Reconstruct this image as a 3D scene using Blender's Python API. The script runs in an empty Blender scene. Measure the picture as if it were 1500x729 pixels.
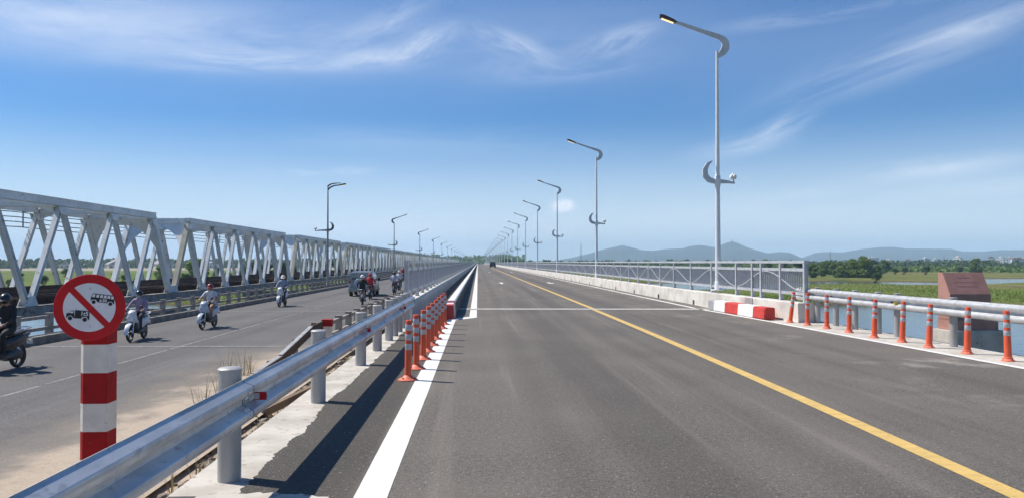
import bpy, math, random
from mathutils import Vector, Matrix, noise as mnoise
R = math.radians
random.seed(7)
SC = bpy.context.scene
COL = SC.collection

# ------------------------------------------------------------------ helpers
class MB:
    """collects simple solids, then links them as one mesh object"""
    def __init__(s): s.v = []; s.f = []; s.m = []
    def add(s, vs, fs, m=0):
        o = len(s.v); s.v += [tuple(p) for p in vs]
        s.f += [tuple(i + o for i in f) for f in fs]; s.m += [m] * len(fs); return s
    def box(s, x0, x1, y0, y1, z0, z1, m=0):
        v = [(x0,y0,z0),(x1,y0,z0),(x1,y1,z0),(x0,y1,z0),(x0,y0,z1),(x1,y0,z1),(x1,y1,z1),(x0,y1,z1)]
        return s.add(v, [(0,3,2,1),(4,5,6,7),(0,1,5,4),(1,2,6,5),(2,3,7,6),(3,0,4,7)], m)
    def bar(s, p, q, w, h, up=(0,0,1), m=0):
        p = Vector(p); q = Vector(q); d = (q - p).normalized(); u = Vector(up)
        a = d.cross(u)
        if a.length < 1e-4: a = d.cross(Vector((1,0,0)))
        a.normalize(); b = a.cross(d).normalized(); a *= w/2; b *= h/2
        v = [p-a-b, p+a-b, p+a+b, p-a+b, q-a-b, q+a-b, q+a+b, q-a+b]
        return s.add(v, [(3,2,1,0),(4,5,6,7),(0,1,5,4),(1,2,6,5),(2,3,7,6),(3,0,4,7)], m)
    def tube(s, pts, rad, n=12, m=0, cap=True, flat=1.0):
        pts = [Vector(p) for p in pts]
        if not isinstance(rad, (list, tuple)): rad = [rad]*len(pts)
        vs = []; fs = []; prev = None
        for i, p in enumerate(pts):
            d = (pts[min(i+1,len(pts)-1)] - pts[max(i-1,0)]).normalized()
            if prev is None:
                a = d.cross(Vector((0,0,1)))
                if a.length < 1e-3: a = Vector((1,0,0))
            else: a = prev - d*prev.dot(d)
            a.normalize(); b = d.cross(a); prev = a
            for k in range(n):
                t = 2*math.pi*k/n
                vs.append(p + a*rad[i]*math.cos(t)*flat + b*rad[i]*math.sin(t))
        for i in range(len(pts)-1):
            for k in range(n):
                k2 = (k+1) % n
                fs.append((i*n+k, i*n+k2, (i+1)*n+k2, (i+1)*n+k))
        if cap: fs += [tuple(range(n))[::-1], tuple((len(pts)-1)*n+k for k in range(n))]
        return s.add(vs, fs, m)
    def lathe(s, prof, c=(0,0,0), n=16, m=0, axis='z'):
        vs = []; fs = []
        for r, z in prof:
            for k in range(n):
                t = 2*math.pi*k/n; x, y = r*math.cos(t), r*math.sin(t)
                q = (x,y,z) if axis == 'z' else ((z,x,y) if axis == 'x' else (x,z,y))
                vs.append((c[0]+q[0], c[1]+q[1], c[2]+q[2]))
        for i in range(len(prof)-1):
            for k in range(n):
                k2 = (k+1) % n; fs.append((i*n+k, i*n+k2, (i+1)*n+k2, (i+1)*n+k))
        fs += [tuple(range(n))[::-1], tuple((len(prof)-1)*n+k for k in range(n))]
        return s.add(vs, fs, m)
    def prism(s, poly, a0, a1, axis='x', m=0):
        """polygon (u,v) extruded along an axis: x -> (a,u,v), y -> (u,a,v), z -> (u,v,a)"""
        n = len(poly)
        f = {'x': lambda u,v,a: (a,u,v), 'y': lambda u,v,a: (u,a,v), 'z': lambda u,v,a: (u,v,a)}[axis]
        vs = [f(u,v,a0) for u,v in poly] + [f(u,v,a1) for u,v in poly]
        fs = [tuple(range(n))[::-1], tuple(range(n, 2*n))] + [(i,(i+1)%n,n+(i+1)%n,n+i) for i in range(n)]
        return s.add(vs, fs, m)
    def ball(s, c, r, n=10, m=0, sc=(1,1,1), half=False):
        k0 = n//2 if half else n
        prof = [(max(1e-4, math.sin(math.pi*i/n)), math.cos(math.pi*i/n)) for i in range(k0+1)]
        o = len(s.v); s.lathe(prof, (0,0,0), n+4, m)
        for i in range(o, len(s.v)):
            x,y,z = s.v[i]; s.v[i] = (c[0]+x*r*sc[0], c[1]+y*r*sc[1], c[2]+z*r*sc[2])
        return s
    def mesh(s, name, mats, smooth=0, off=(0,0,0), fix=True, bevel=0):
        me = bpy.data.meshes.new(name)
        me.from_pydata([(x-off[0], y-off[1], z-off[2]) for x,y,z in s.v], [], s.f)
        for mm in (mats if isinstance(mats, (list,tuple)) else [mats]): me.materials.append(mm)
        me.polygons.foreach_set('material_index', s.m)
        if fix or bevel:
            import bmesh
            bm = bmesh.new(); bm.from_mesh(me)
            if bevel:
                es = [e for e in bm.edges if len(e.link_faces) == 2 and e.calc_face_angle(0) > 0.5]
                bmesh.ops.bevel(bm, geom=es, offset=bevel, segments=2, affect='EDGES', clamp_overlap=True)
            bmesh.ops.recalc_face_normals(bm, faces=bm.faces); bm.to_mesh(me); bm.free()
        if smooth:
            me.polygons.foreach_set('use_smooth', [True]*len(me.polygons))
            me.set_sharp_from_angle(angle=R(smooth))
        me.update(); return me
    def build(s, name, mats, parent=None, smooth=0, world=False, fix=True, bevel=0):
        off = parent.location if (world and parent) else (0,0,0)
        o = bpy.data.objects.new(name, s.mesh(name, mats, smooth, off, fix, bevel)); COL.objects.link(o)
        if parent: o.parent = parent
        return o

def tag(o, label=None, cat=None, group=None, kind=None):
    for k, v in (('label',label),('category',cat),('group',group),('kind',kind)):
        if v: o[k] = v
    return o
def thing(name, loc, label, cat, group=None, rz=0):
    o = bpy.data.objects.new(name, None); COL.objects.link(o); o.empty_display_size = .2
    o.location = loc; o.rotation_euler = (0,0,rz); return tag(o, label, cat, group)
def struct(name, mb, mats, **k): return tag(mb.build(name, mats, **k), kind='structure')
def copy_tree(o, parent=None):
    c = o.copy(); COL.objects.link(c); c.parent = parent
    for ch in list(o.children): copy_tree(ch, c)
    return c
ORD = ['first','second','third','fourth','fifth','sixth','seventh','eighth','ninth','tenth','eleventh','twelfth','thirteenth','fourteenth','fifteenth','sixteenth','seventeenth','eighteenth','nineteenth','twentieth']
def nth(i):
    if i < 20: return ORD[i]
    if (i+1) % 10 == 0: return {30:'thirtieth',40:'fortieth'}[i+1]
    return {2:'twenty',3:'thirty'}[(i+1)//10] + '-' + ORD[(i+1)%10-1]

# ------------------------------------------------------------------ materials
def nd(nt, t, **k):
    n = nt.nodes.new(t)
    for a, b in k.items(): setattr(n, a, b)
    return n
def mix(nt, f, a, b, mode='MIX'):
    n = nd(nt, 'ShaderNodeMix', data_type='RGBA', blend_type=mode)
    for i, x in ((0,f),(6,a),(7,b)):
        if isinstance(x, (int,float)): n.inputs[i].default_value = x
        elif isinstance(x, tuple): n.inputs[i].default_value = (*x[:3], 1)
        else: nt.links.new(x, n.inputs[i])
    return n.outputs[2]
def mth(nt, op, a, b=0.0, c=None, clamp=False):
    n = nd(nt, 'ShaderNodeMath', operation=op, use_clamp=clamp)
    for i, x in enumerate((a, b, c)):
        if x is None: continue
        if isinstance(x, (int,float)): n.inputs[i].default_value = x
        else: nt.links.new(x, n.inputs[i])
    return n.outputs[0]
def ramp(nt, f, x0, x1, y0=0., y1=1., smooth=True):
    n = nd(nt, 'ShaderNodeMapRange', interpolation_type='SMOOTHSTEP' if smooth else 'LINEAR')
    nt.links.new(f, n.inputs[0])
    for i, x in zip((1,2,3,4), (x0,x1,y0,y1)): n.inputs[i].default_value = x
    return n.outputs[0]
def noi(nt, vec, scale, detail=5, rough=.55, dist=0., dims='3D'):
    n = nd(nt, 'ShaderNodeTexNoise', noise_dimensions=dims); nt.links.new(vec, n.inputs['Vector'])
    n.inputs['Scale'].default_value = scale; n.inputs['Detail'].default_value = detail
    n.inputs['Roughness'].default_value = rough; n.inputs['Distortion'].default_value = dist
    return n.outputs[0]
def smap(nt, vec, sc, loc=(0,0,0), rot=(0,0,0)):
    n = nd(nt, 'ShaderNodeMapping'); nt.links.new(vec, n.inputs[0])
    n.inputs['Scale'].default_value = sc; n.inputs['Location'].default_value = loc; n.inputs['Rotation'].default_value = rot
    return n.outputs[0]
def base(name):
    m = bpy.data.materials.new(name); m.use_nodes = True; nt = m.node_tree
    return m, nt, nt.nodes['Principled BSDF'], nd(nt, 'ShaderNodeTexCoord').outputs['Object']
def setc(nt, sock, v):
    if isinstance(v, (int,float)): sock.default_value = v
    elif isinstance(v, tuple): sock.default_value = (*v, 1)
    else: nt.links.new(v, sock)
def bump(nt, P, h, strength=.3, dist=.01):
    b = nd(nt, 'ShaderNodeBump'); b.inputs['Strength'].default_value = strength; b.inputs['Distance'].default_value = dist
    nt.links.new(h, b.inputs['Height']); nt.links.new(b.outputs[0], P.inputs['Normal'])
def mat(name, c, c2=None, scale=4., rough=.55, metal=0., bmp=0., bscale=60., dist=.004, lo=.35, hi=.65, stretch=(1,1,1), spec=.5, c3=None, s3=30., l3=.6, h3=.75):
    m, nt, P, oc = base(name)
    v = smap(nt, oc, stretch) if stretch != (1,1,1) else oc
    col = c
    if c2 is None: c2 = tuple(x*.82 for x in c)
    col = mix(nt, ramp(nt, noi(nt, v, scale, 6), lo, hi), c, c2)
    if c3: col = mix(nt, ramp(nt, noi(nt, v, s3, 5), l3, h3), col, c3)
    setc(nt, P.inputs['Base Color'], col)
    nt.links.new(ramp(nt, noi(nt, v, scale*2.3, 3), .3, .7, max(0,rough-.07), min(1,rough+.07)), P.inputs['Roughness'])
    P.inputs['Metallic'].default_value = metal; P.inputs['Specular IOR Level'].default_value = spec
    if bmp: bump(nt, P, noi(nt, v, bscale, 4), bmp, dist)
    return m

def asphalt(name, dark, light, tint, tracks, sand=False):
    m, nt, P, oc = base(name)
    sep = nd(nt, 'ShaderNodeSeparateXYZ'); nt.links.new(oc, sep.inputs[0])
    fine = noi(nt, oc, 70, 4, .8); med = noi(nt, oc, 19, 6, .75); grit = noi(nt, oc, 33, 2, .5); big = noi(nt, oc, .35, 5)
    streak = noi(nt, smap(nt, oc, (2.6, .07, 1)), 1., 4, .6)
    streak2 = noi(nt, smap(nt, oc, (.9, .02, 1), (7,3,0)), 1., 3, .5)
    col = mix(nt, ramp(nt, fine, .36, .66), dark, light)
    col = mix(nt, ramp(nt, med, .42, .68, 0, .55), col, tuple(x*.55 for x in dark))
    col = mix(nt, ramp(nt, big, .35, .7, 0, .55), col, tint)
    col = mix(nt, ramp(nt, streak, .52, .72, 0, .38 if tracks else .2), col, tuple(x*1.55 for x in tint))
    col = mix(nt, ramp(nt, streak2, .5, .7, 0, .34), col, tuple(x*.62 for x in dark))
    if not sand:
        # wheel paths polished a little darker, dusty crown between them
        for xc, w, a in ((.75,.35,.2),(2.75,.4,.22),(4.7,.4,.2),(6.6,.4,.2)):
            d = mth(nt, 'ABSOLUTE', mth(nt, 'SUBTRACT', mth(nt, 'ADD', sep.outputs[0], mth(nt, 'MULTIPLY', big, .5)), xc+.25))
            col = mix(nt, ramp(nt, d, 0., w, a, 0.), col, tuple(x*.6 for x in dark))
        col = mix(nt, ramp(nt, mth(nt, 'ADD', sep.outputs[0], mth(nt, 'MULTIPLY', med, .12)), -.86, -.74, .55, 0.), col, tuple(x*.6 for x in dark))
        dust = mth(nt, 'MULTIPLY', ramp(nt, noi(nt, smap(nt, oc, (.55,.42,1)), 1.1, 7, .68), .53, .70), ramp(nt, sep.outputs[0], 4.5, 7.4))
        col = mix(nt, mth(nt, 'MULTIPLY', dust, .75), col, (.36,.33,.285))
    else:
        n1 = noi(nt, oc, .9, 6, .65)
        e = mth(nt, 'ADD', sep.outputs[0], mth(nt, 'MULTIPLY', mth(nt, 'SUBTRACT', n1, .5), 2.6))
        f = mth(nt, 'MULTIPLY', ramp(nt, e, -5.75, -5.0), ramp(nt, sep.outputs[1], 18.5, 23.5, 1., 0.))
        sc = mix(nt, noi(nt, oc, 12, 6, .7), (.33,.26,.19), (.52,.43,.33))
        thin = mth(nt, 'MULTIPLY', ramp(nt, e, -7.2, -5.4, 0, .4), ramp(nt, sep.outputs[1], 20., 25., 1., 0.))
        col = mix(nt, thin, col, (.33,.27,.2)); col = mix(nt, f, col, sc)
        # oil-dark lane centres and dusty edges
        d = mth(nt, 'ABSOLUTE', mth(nt, 'ADD', sep.outputs[0], 10.6)); col = mix(nt, ramp(nt, d, 0, 1., .28, 0), col, tuple(x*.6 for x in dark))
        ed = mth(nt, 'ADD', sep.outputs[0], mth(nt, 'MULTIPLY', n1, .5))
        col = mix(nt, ramp(nt, ed, -12.6, -12.1, .55, 0), col, (.23,.18,.14))
    col = mix(nt, ramp(nt, grit, .64, .72, 0, .7), col, tuple(min(1,x*2.1) for x in tint)); col = mix(nt, ramp(nt, grit, .36, .26, 0, .6), col, tuple(x*.5 for x in dark))
    nt.links.new(col, P.inputs['Base Color']); P.inputs['Roughness'].default_value = .82; P.inputs['Specular IOR Level'].default_value = .35
    h = mth(nt, 'ADD', mth(nt, 'MULTIPLY', fine, .7), mth(nt, 'MULTIPLY', med, .5))
    bump(nt, P, h, .8, .012); return m

M = {}
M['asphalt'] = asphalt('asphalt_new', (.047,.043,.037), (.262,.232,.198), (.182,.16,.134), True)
M['asphalt_old'] = asphalt('asphalt_old', (.077,.074,.071), (.178,.168,.16), (.15,.142,.134), False, True)
M['sand'] = mat('sand', (.45,.36,.27), (.30,.235,.17), 3, .9, bmp=.8, bscale=30, dist=.02, c3=(.2,.16,.12), s3=14)
M['concrete'] = mat('concrete', (.55,.51,.45), (.42,.385,.33), 2.2, .85, bmp=.5, bscale=45, dist=.004, c3=(.25,.22,.18), s3=9, l3=.58, h3=.72)
M['concrete_pale'] = mat('concrete_pale', (.66,.63,.58), (.52,.49,.44), 1.6, .85, bmp=.3, bscale=40, dist=.003, c3=(.33,.29,.24), s3=3.5, l3=.6, h3=.78)
M['concrete_dark'] = mat('concrete_dark', (.27,.25,.22), (.17,.155,.135), 2.5, .9, bmp=.5, bscale=30, c3=(.1,.09,.075), s3=8)
M['old_rail'] = mat('old_rail_concrete', (.36,.33,.29), (.24,.21,.18), 2.5, .9, bmp=.4, bscale=40, c3=(.14,.11,.085), s3=7)
M['paint_white'] = mat('road_paint_white', (.78,.77,.74), (.66,.65,.61), 6, .65, c3=(.5,.48,.45), s3=25, l3=.72, h3=.85, bmp=.1, bscale=90)
M['paint_worn'] = mat('road_paint_worn', (.27,.265,.25), (.17,.165,.16), 5, .8, c3=(.11,.11,.107), s3=18, l3=.5, h3=.65)
M['paint_yellow'] = mat('road_paint_yellow', (.66,.45,.14), (.56,.38,.12), 7, .7, c3=(.33,.25,.13), s3=26, l3=.56, h3=.74, bmp=.3, bscale=70, stretch=(.5,1.2,1))
M['joint'] = mat('joint_concrete', (.66,.64,.59), (.5,.48,.44), 5, .85, bmp=.3)
M['white'] = mat('white_paint', (.80,.79,.76), (.70,.69,.66), 3, .55, c3=(.52,.5,.46), s3=14, l3=.62, h3=.8)
M['red'] = mat('red_paint', (.58,.045,.03), (.47,.035,.025), 4, .5)
M['red_post'] = mat('red_post_paint', (.40,.013,.014), (.31,.011,.012), 5, .75, c3=(.36,.06,.05), s3=25, l3=.66, h3=.8, bmp=.15, spec=.2)
M['white_post'] = mat('white_post_paint', (.74,.70,.64), (.62,.58,.52), 4, .7, c3=(.4,.35,.28), s3=12, l3=.62, h3=.8, bmp=.15)
M['sign_red'] = mat('sign_red', (.56,.012,.016), (.48,.01,.014), 3, .5, spec=.25, c3=(.42,.03,.03), s3=26, l3=.6, h3=.8)
M['sign_white'] = mat('sign_white', (.78,.78,.79), (.70,.70,.71), 5, .5, spec=.25, c3=(.55,.54,.52), s3=18, l3=.64, h3=.82)
M['black'] = mat('black_ink', (.012,.012,.014), None, 5, .5)
M['galv'] = mat('galvanised_steel', (.64,.64,.63), (.5,.5,.5), 6, .45, .45, bmp=.06, bscale=30, c3=(.36,.36,.37), s3=16, l3=.6, h3=.75)
M['galv_post'] = mat('galvanised_post', (.46,.455,.44), (.35,.345,.335), 5, .5, .3, bmp=.06, bscale=30, stretch=(1,1,.25), c3=(.38,.36,.33), s3=9)
M['galv_beam'] = mat('galvanised_beam', (.60,.60,.60), (.45,.455,.46), 4.5, .40, .5, bmp=.10, bscale=9, dist=.008, stretch=(1,.5,1), c3=(.38,.38,.39), s3=16, l3=.56, h3=.72)
M['rail_paint'] = mat('rail_paint', (.56,.58,.60), (.46,.48,.50), 6, .45, .3)
M['picket'] = mat('picket_paint', (.52,.53,.55), (.43,.44,.46), 6, .5, .1)
M['lamp'] = mat('lamp_paint', (.80,.80,.80), (.72,.72,.73), 4, .4, .1)
M['lamp_arm'] = mat('lamp_arm_paint', (.62,.63,.64), (.54,.55,.56), 4, .45, .1)
M['lamp_dark'] = mat('lamp_dark_paint', (.055,.06,.07), (.04,.045,.05), 4, .5)
M['lamp_pole_old'] = mat('lamp_grey_paint', (.30,.31,.32), (.22,.23,.24), 4, .5, .2)
M['lamp_head'] = mat('lamp_head_paint', (.11,.085,.07), (.08,.06,.05), 4, .5)
M['led'] = mat('led_panel', (.85,.72,.42), (.8,.62,.3), 20, .35)
_p = M['led'].node_tree.nodes['Principled BSDF']; _p.inputs['Emission Color'].default_value = (1,.78,.42,1); _p.inputs['Emission Strength'].default_value = .9
M['glass_white'] = mat('milky_glass', (.85,.86,.86), (.8,.8,.8), 5, .2)
M['orange'] = mat('orange_plastic', (.74,.095,.028), (.64,.08,.025), 7, .42, c3=(.50,.13,.07), s3=15, l3=.56, h3=.74)
_nt = M['orange'].node_tree; _P = _nt.nodes['Principled BSDF']; _c = _P.inputs['Base Color'].links[0].from_socket
_r = nd(_nt, 'ShaderNodeObjectInfo').outputs['Random']
_nt.links.new(mix(_nt, mth(_nt, 'MULTIPLY', _r, .25), _c, (.66,.14,.07)), _P.inputs['Base Color'])
M['orange_base'] = mat('faded_orange_plastic', (.76,.17,.10), (.66,.15,.09), 9, .55, c3=(.5,.2,.14), s3=25)
M['tape'] = mat('reflective_tape', (.52,.53,.55), (.42,.43,.45), 14, .35, .3)
M['reflector'] = mat('red_reflector', (.65,.02,.02), None, 9, .15)
M['yellow_refl'] = mat('yellow_reflector', (.75,.55,.03), None, 9, .2)
M['truss'] = mat('truss_paint', (.80,.81,.79), (.68,.69,.67), .8, .55, c3=(.24,.2,.16), s3=3.2, l3=.6, h3=.76, bmp=.1, bscale=8)
M['truss_warm'] = mat('truss_paint_yellowed', (.52,.48,.36), (.42,.38,.28), 1.2, .6, c3=(.3,.23,.15), s3=3)
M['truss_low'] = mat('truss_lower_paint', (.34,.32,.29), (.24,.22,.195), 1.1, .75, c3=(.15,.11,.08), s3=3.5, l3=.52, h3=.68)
M['rim_dark'] = mat('dark_rim', (.05,.05,.055), None, 5, .4, .4)
M['rust'] = mat('rusty_steel', (.085,.05,.034), (.045,.03,.024), 2.5, .85, c3=(.16,.085,.045), s3=9, bmp=.3, bscale=20)
M['wood'] = mat('weathered_wood', (.22,.155,.1), (.13,.09,.06), 6, .85, stretch=(1,.15,1), bmp=.4)
M['granite'] = mat('red_granite', (.43,.225,.18), (.34,.175,.14), 3, .55, c3=(.45,.27,.22), s3=60, l3=.55, h3=.7)
M['granite_text'] = mat('worn_gilding', (.36,.18,.14), None, 3, .5)
M['cable'] = mat('cable_black', (.03,.03,.035), None, 3, .6)
M['tyre'] = mat('tyre_rubber', (.02,.02,.021), (.035,.034,.033), 9, .8)
M['dark_plastic'] = mat('dark_plastic', (.022,.022,.025), (.03,.03,.032), 6, .45)
M['glass_dark'] = mat('dark_glass', (.012,.015,.018), None, 3, .08, spec=.8)
M['alloy'] = mat('alloy', (.55,.56,.57), None, 6, .3, .8)
M['lens_red'] = mat('red_lens', (.5,.012,.01), None, 6, .2)
M['headlight'] = mat('clear_lens', (.75,.77,.78), None, 6, .12)
M['car_grey'] = mat('car_silver_grey', (.27,.29,.31), (.25,.27,.29), 2, .28, .5)
M['car_blue'] = mat('car_spare_cover', (.36,.42,.52), (.3,.36,.46), 2, .35, .3)
M['car_dark'] = mat('car_black', (.016,.016,.018), None, 2, .25)
M['skin'] = mat('skin', (.36,.19,.125), (.31,.16,.1), 9, .55)
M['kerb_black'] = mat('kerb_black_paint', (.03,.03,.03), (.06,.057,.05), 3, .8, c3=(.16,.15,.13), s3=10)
M['soil'] = mat('dark_verge_soil', (.11,.08,.055), (.19,.14,.095), 7, .95, bmp=.9, bscale=26, dist=.03, c3=(.05,.038,.028), s3=16, l3=.5, h3=.66)
M['rock'] = mat('rubble', (.27,.23,.18), (.16,.13,.1), 9, .9, bmp=.4)

def foliage(name, a, b, c):
    m, nt, P, oc = base(name)
    geo = nd(nt, 'ShaderNodeNewGeometry'); inf = nd(nt, 'ShaderNodeObjectInfo')
    col = mix(nt, geo.outputs['Random Per Island'], a, b)
    col = mix(nt, ramp(nt, noi(nt, oc, .7, 3), .4, .7), col, c)
    col = mix(nt, mth(nt, 'MULTIPLY', inf.outputs['Random'], .35), col, tuple(x*.6 for x in a))
    nt.links.new(col, P.inputs['Base Color']); P.inputs['Roughness'].default_value = .6; P.inputs['Specular IOR Level'].default_value = .25
    tr = nd(nt, 'ShaderNodeBsdfTranslucent'); nt.links.new(col, tr.inputs[0])
    mx = nd(nt, 'ShaderNodeMixShader'); mx.inputs[0].default_value = .3
    nt.links.new(P.outputs[0], mx.inputs[1]); nt.links.new(tr.outputs[0], mx.inputs[2])
    nt.links.new(mx.outputs[0], nt.nodes['Material Output'].inputs[0]); return m
M['leaf_light'] = foliage('leaf_light', (.19,.28,.06), (.27,.37,.09), (.14,.22,.055))
M['leaf_mid'] = foliage('leaf_mid', (.15,.235,.055), (.21,.30,.08), (.11,.18,.045))
M['leaf_dark'] = foliage('leaf_dark', (.065,.11,.034), (.10,.155,.048), (.05,.085,.028))
M['grass'] = foliage('grass_blades', (.17,.27,.045), (.27,.36,.075), (.24,.26,.075))
M['dry'] = foliage('dry_weeds', (.34,.25,.13), (.2,.15,.07), (.15,.13,.05))
M['bark'] = mat('bark', (.13,.095,.065), (.08,.06,.045), 6, .9, stretch=(1,1,.3), bmp=.5)

# ------------------------------------------------------------------ camera
H = 1.6; F = 1133.0
YAW = math.atan(50/F); PIT = math.atan(19.5/math.hypot(F, 50))
cd = bpy.data.cameras.new('camera'); cam = bpy.data.objects.new('camera', cd); COL.objects.link(cam)
cd.sensor_fit = 'HORIZONTAL'; cd.sensor_width = 36; cd.lens = 36*F/1500; cd.clip_start = .05; cd.clip_end = 30000
cam.location = (0,0,H); cam.rotation_euler = (R(90)+PIT, 0, -YAW); SC.camera = cam
def azel(px, py):
    x, y, z = (px-750)/F, 1., -(py-364.5)/F
    y, z = y*math.cos(PIT)-z*math.sin(PIT), y*math.sin(PIT)+z*math.cos(PIT)
    x, y = x*math.cos(YAW)+y*math.sin(YAW), -x*math.sin(YAW)+y*math.cos(YAW)
    return math.atan2(x, y), math.atan2(z, math.hypot(x, y))

# ------------------------------------------------------------------ light and sky
SUN = Vector((-.72, .30, 1.0)).normalized()
ELEV = math.asin(SUN.z); AZ = math.atan2(SUN.x, SUN.y)
sd = bpy.data.lights.new('sun', 'SUN'); so = bpy.data.objects.new('sun', sd); COL.objects.link(so)
sd.energy = 4.9; sd.angle = R(.53); sd.color = (1., .93, .83)
so.rotation_euler = SUN.to_track_quat('Z', 'Y').to_euler(); so.location = (-30, 20, 60)

w = bpy.data.worlds.new('World'); SC.world = w; w.use_nodes = True; nt = w.node_tree
bg = nt.nodes['Background']; STR = .105; bg.inputs[1].default_value = STR
sky = nd(nt, 'ShaderNodeTexSky', sky_type='NISHITA', sun_disc=False)
sky.sun_elevation = ELEV; sky.sun_rotation = AZ; sky.altitude = 0
sky.air_density = 1.0; sky.dust_density = .6; sky.ozone_density = 2.2
gen = nd(nt, 'ShaderNodeTexCoord').outputs['Generated']
sp = nd(nt, 'ShaderNodeSeparateXYZ'); nt.links.new(gen, sp.inputs[0])
az = mth(nt, 'ARCTAN2', sp.outputs[0], sp.outputs[1])
el = mth(nt, 'ARCSINE', sp.outputs[2])
cmb = nd(nt, 'ShaderNodeCombineXYZ'); nt.links.new(az, cmb.inputs[0]); nt.links.new(el, cmb.inputs[1])
pol = cmb.outputs[0]
def cloud(px, py, rx, ry, ang, dens, nscale=(7, 26), seed=0, thr=(.36,.72), detail=8):
    a0, e0 = azel(px, py)
    loc = nd(nt, 'ShaderNodeVectorMath', operation='SUBTRACT'); nt.links.new(pol, loc.inputs[0]); loc.inputs[1].default_value = (a0, e0, 0)
    rt = nd(nt, 'ShaderNodeVectorRotate', rotation_type='Z_AXIS'); nt.links.new(loc.outputs[0], rt.inputs[0]); rt.inputs['Angle'].default_value = -ang
    q = nd(nt, 'ShaderNodeVectorMath', operation='MULTIPLY'); nt.links.new(rt.outputs[0], q.inputs[0]); q.inputs[1].default_value = (F/rx, F/ry, 1)
    ln = nd(nt, 'ShaderNodeVectorMath', operation='LENGTH'); nt.links.new(q.outputs[0], ln.inputs[0])
    n = noi(nt, smap(nt, rt.outputs[0], (nscale[0], nscale[1], 1), (seed*3.7, seed*1.3, seed)), 1., 11, .70, .6)
    edge = mth(nt, 'ADD', ln.outputs['Value'], mth(nt, 'MULTIPLY', mth(nt, 'SUBTRACT', n, .5), 1.1))
    return mth(nt, 'MULTIPLY', mth(nt, 'MULTIPLY', ramp(nt, edge, .02, 1.12, 1., 0.), ramp(nt, n, *thr)), dens*1.3)
CL = [cloud(380,45,760,120,.02,.13,(2.2,9),31,(.15,.7)), cloud(860,60,420,90,.05,.09,(2.5,10),32,(.15,.7)), cloud(1330,60,420,90,.1,.08,(2.5,10),33,(.15,.7)), cloud(330,62,470,60,.03,.32,(3.5,16),1,(.28,.75)), cloud(370,92,230,18,.07,.55,(6,34),2), cloud(545,86,150,24,.12,.42,(7,30),21), cloud(622,66,75,30,.5,.52,(8,30),3), cloud(560,40,120,30,.5,.26,(7,30),22),
      cloud(752,66,95,24,-.35,.42,(8,34),4), cloud(900,62,95,24,.28,.46,(8,30),5), cloud(820,100,190,30,.06,.26,(6,26),15),
      cloud(1140,190,75,22,.42,.46,(9,34),6), cloud(1095,212,120,22,.15,.30,(8,30),7), cloud(1350,72,300,44,.27,.28,(4,24),8), cloud(1420,42,130,18,.2,.34,(6,30),9), cloud(1200,22,200,16,.05,.22,(6,30),19),
      cloud(1370,246,150,20,.06,.46,(7,34),10), cloud(1440,274,150,16,.04,.42,(7,34),11), cloud(1160,298,330,28,.08,.30,(4,22),12),
      cloud(415,253,75,6,0.02,.55,(10,60),13), cloud(515,250,45,8,.05,.45,(10,60),16), cloud(826,302,24,13,0,1.3,(24,38),14,(.2,.5)),
      cloud(100,24,300,70,.1,.40,(3,14),17,(.25,.75)), cloud(420,338,560,30,0,.30,(2.5,16),18,(.25,.75)), cloud(640,205,420,30,0,.16,(3,20),20), cloud(1000,330,500,30,0,.2,(2.5,16),23)]
tot = CL[0]
for c in CL[1:]: tot = mth(nt, 'ADD', tot, mth(nt, 'MULTIPLY', c, mth(nt, 'SUBTRACT', 1., tot, clamp=True)))
gain = nd(nt, 'ShaderNodeMix', data_type='RGBA', blend_type='MULTIPLY'); gain.inputs[0].default_value = 1
nt.links.new(sky.outputs[0], gain.inputs[6]); gain.inputs[7].default_value = (.265, .555, .87, 1)
hz = ramp(nt, el, 0.0, .19, .85, 0.0)
base_sky = mix(nt, hz, gain.outputs[2], tuple(x/STR for x in (.74,.84,.93)))
cc = mix(nt, tot, base_sky, tuple(x/STR for x in (.80,.85,.93)))
nt.links.new(cc, bg.inputs[0])
SC.view_settings.view_transform = 'Standard'; SC.view_settings.look = 'None'
SC.view_settings.exposure = 0.32; SC.view_settings.gamma = 1.0; SC.view_settings.use_curve_mapping = False
SC.render.engine = 'CYCLES'; SC.cycles.use_denoising = True; SC.cycles.max_bounces = 6; SC.cycles.volume_bounces = 2
w.cycles.sampling_method = 'MANUAL'; w.cycles.sample_map_resolution = 256
# ------------------------------------------------------------------ terrain and water
WZ = -4.2
RIV = [(-400,135),(-150,116),(-34,108),(20,112),(45,101),(62,97),(95,94),(170,100),(300,110),(300,78),(120,64),(58,56),(38,52),(29,42),(20,32),(13,20),(13,-30),(11,-60),(-19,-60),(-19,22),(-40,40),(-150,48),(-400,60)]
STRIP = [(-25,138),(20,142),(48,150),(62,166),(80,182),(100,184),(122,189),(140,198),(132,224),(98,230),(62,220),(20,208),(-25,196)]
POND = [(138,205),(150,204),(190,207),(260,222),(300,260),(280,290),(240,284),(196,272),(182,271),(150,240)]
LAGOON = [(-420,330),(-300,322),(-190,335),(-150,350),(-200,372),(-320,366),(-440,360)]
def sdist(x, y, poly):
    ins = False; best = 1e18; n = len(poly)
    for i in range(n):
        ax, ay = poly[i]; bx, by = poly[(i+1) % n]
        if (ay > y) != (by > y) and x < (bx-ax)*(y-ay)/(by-ay)+ax: ins = not ins
        dx, dy = bx-ax, by-ay; t = max(0., min(1., ((x-ax)*dx+(y-ay)*dy)/(dx*dx+dy*dy)))
        ex, ey = ax+dx*t-x, ay+dy*t-y; best = min(best, ex*ex+ey*ey)
    d = math.sqrt(best); return -d if ins else d
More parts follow.
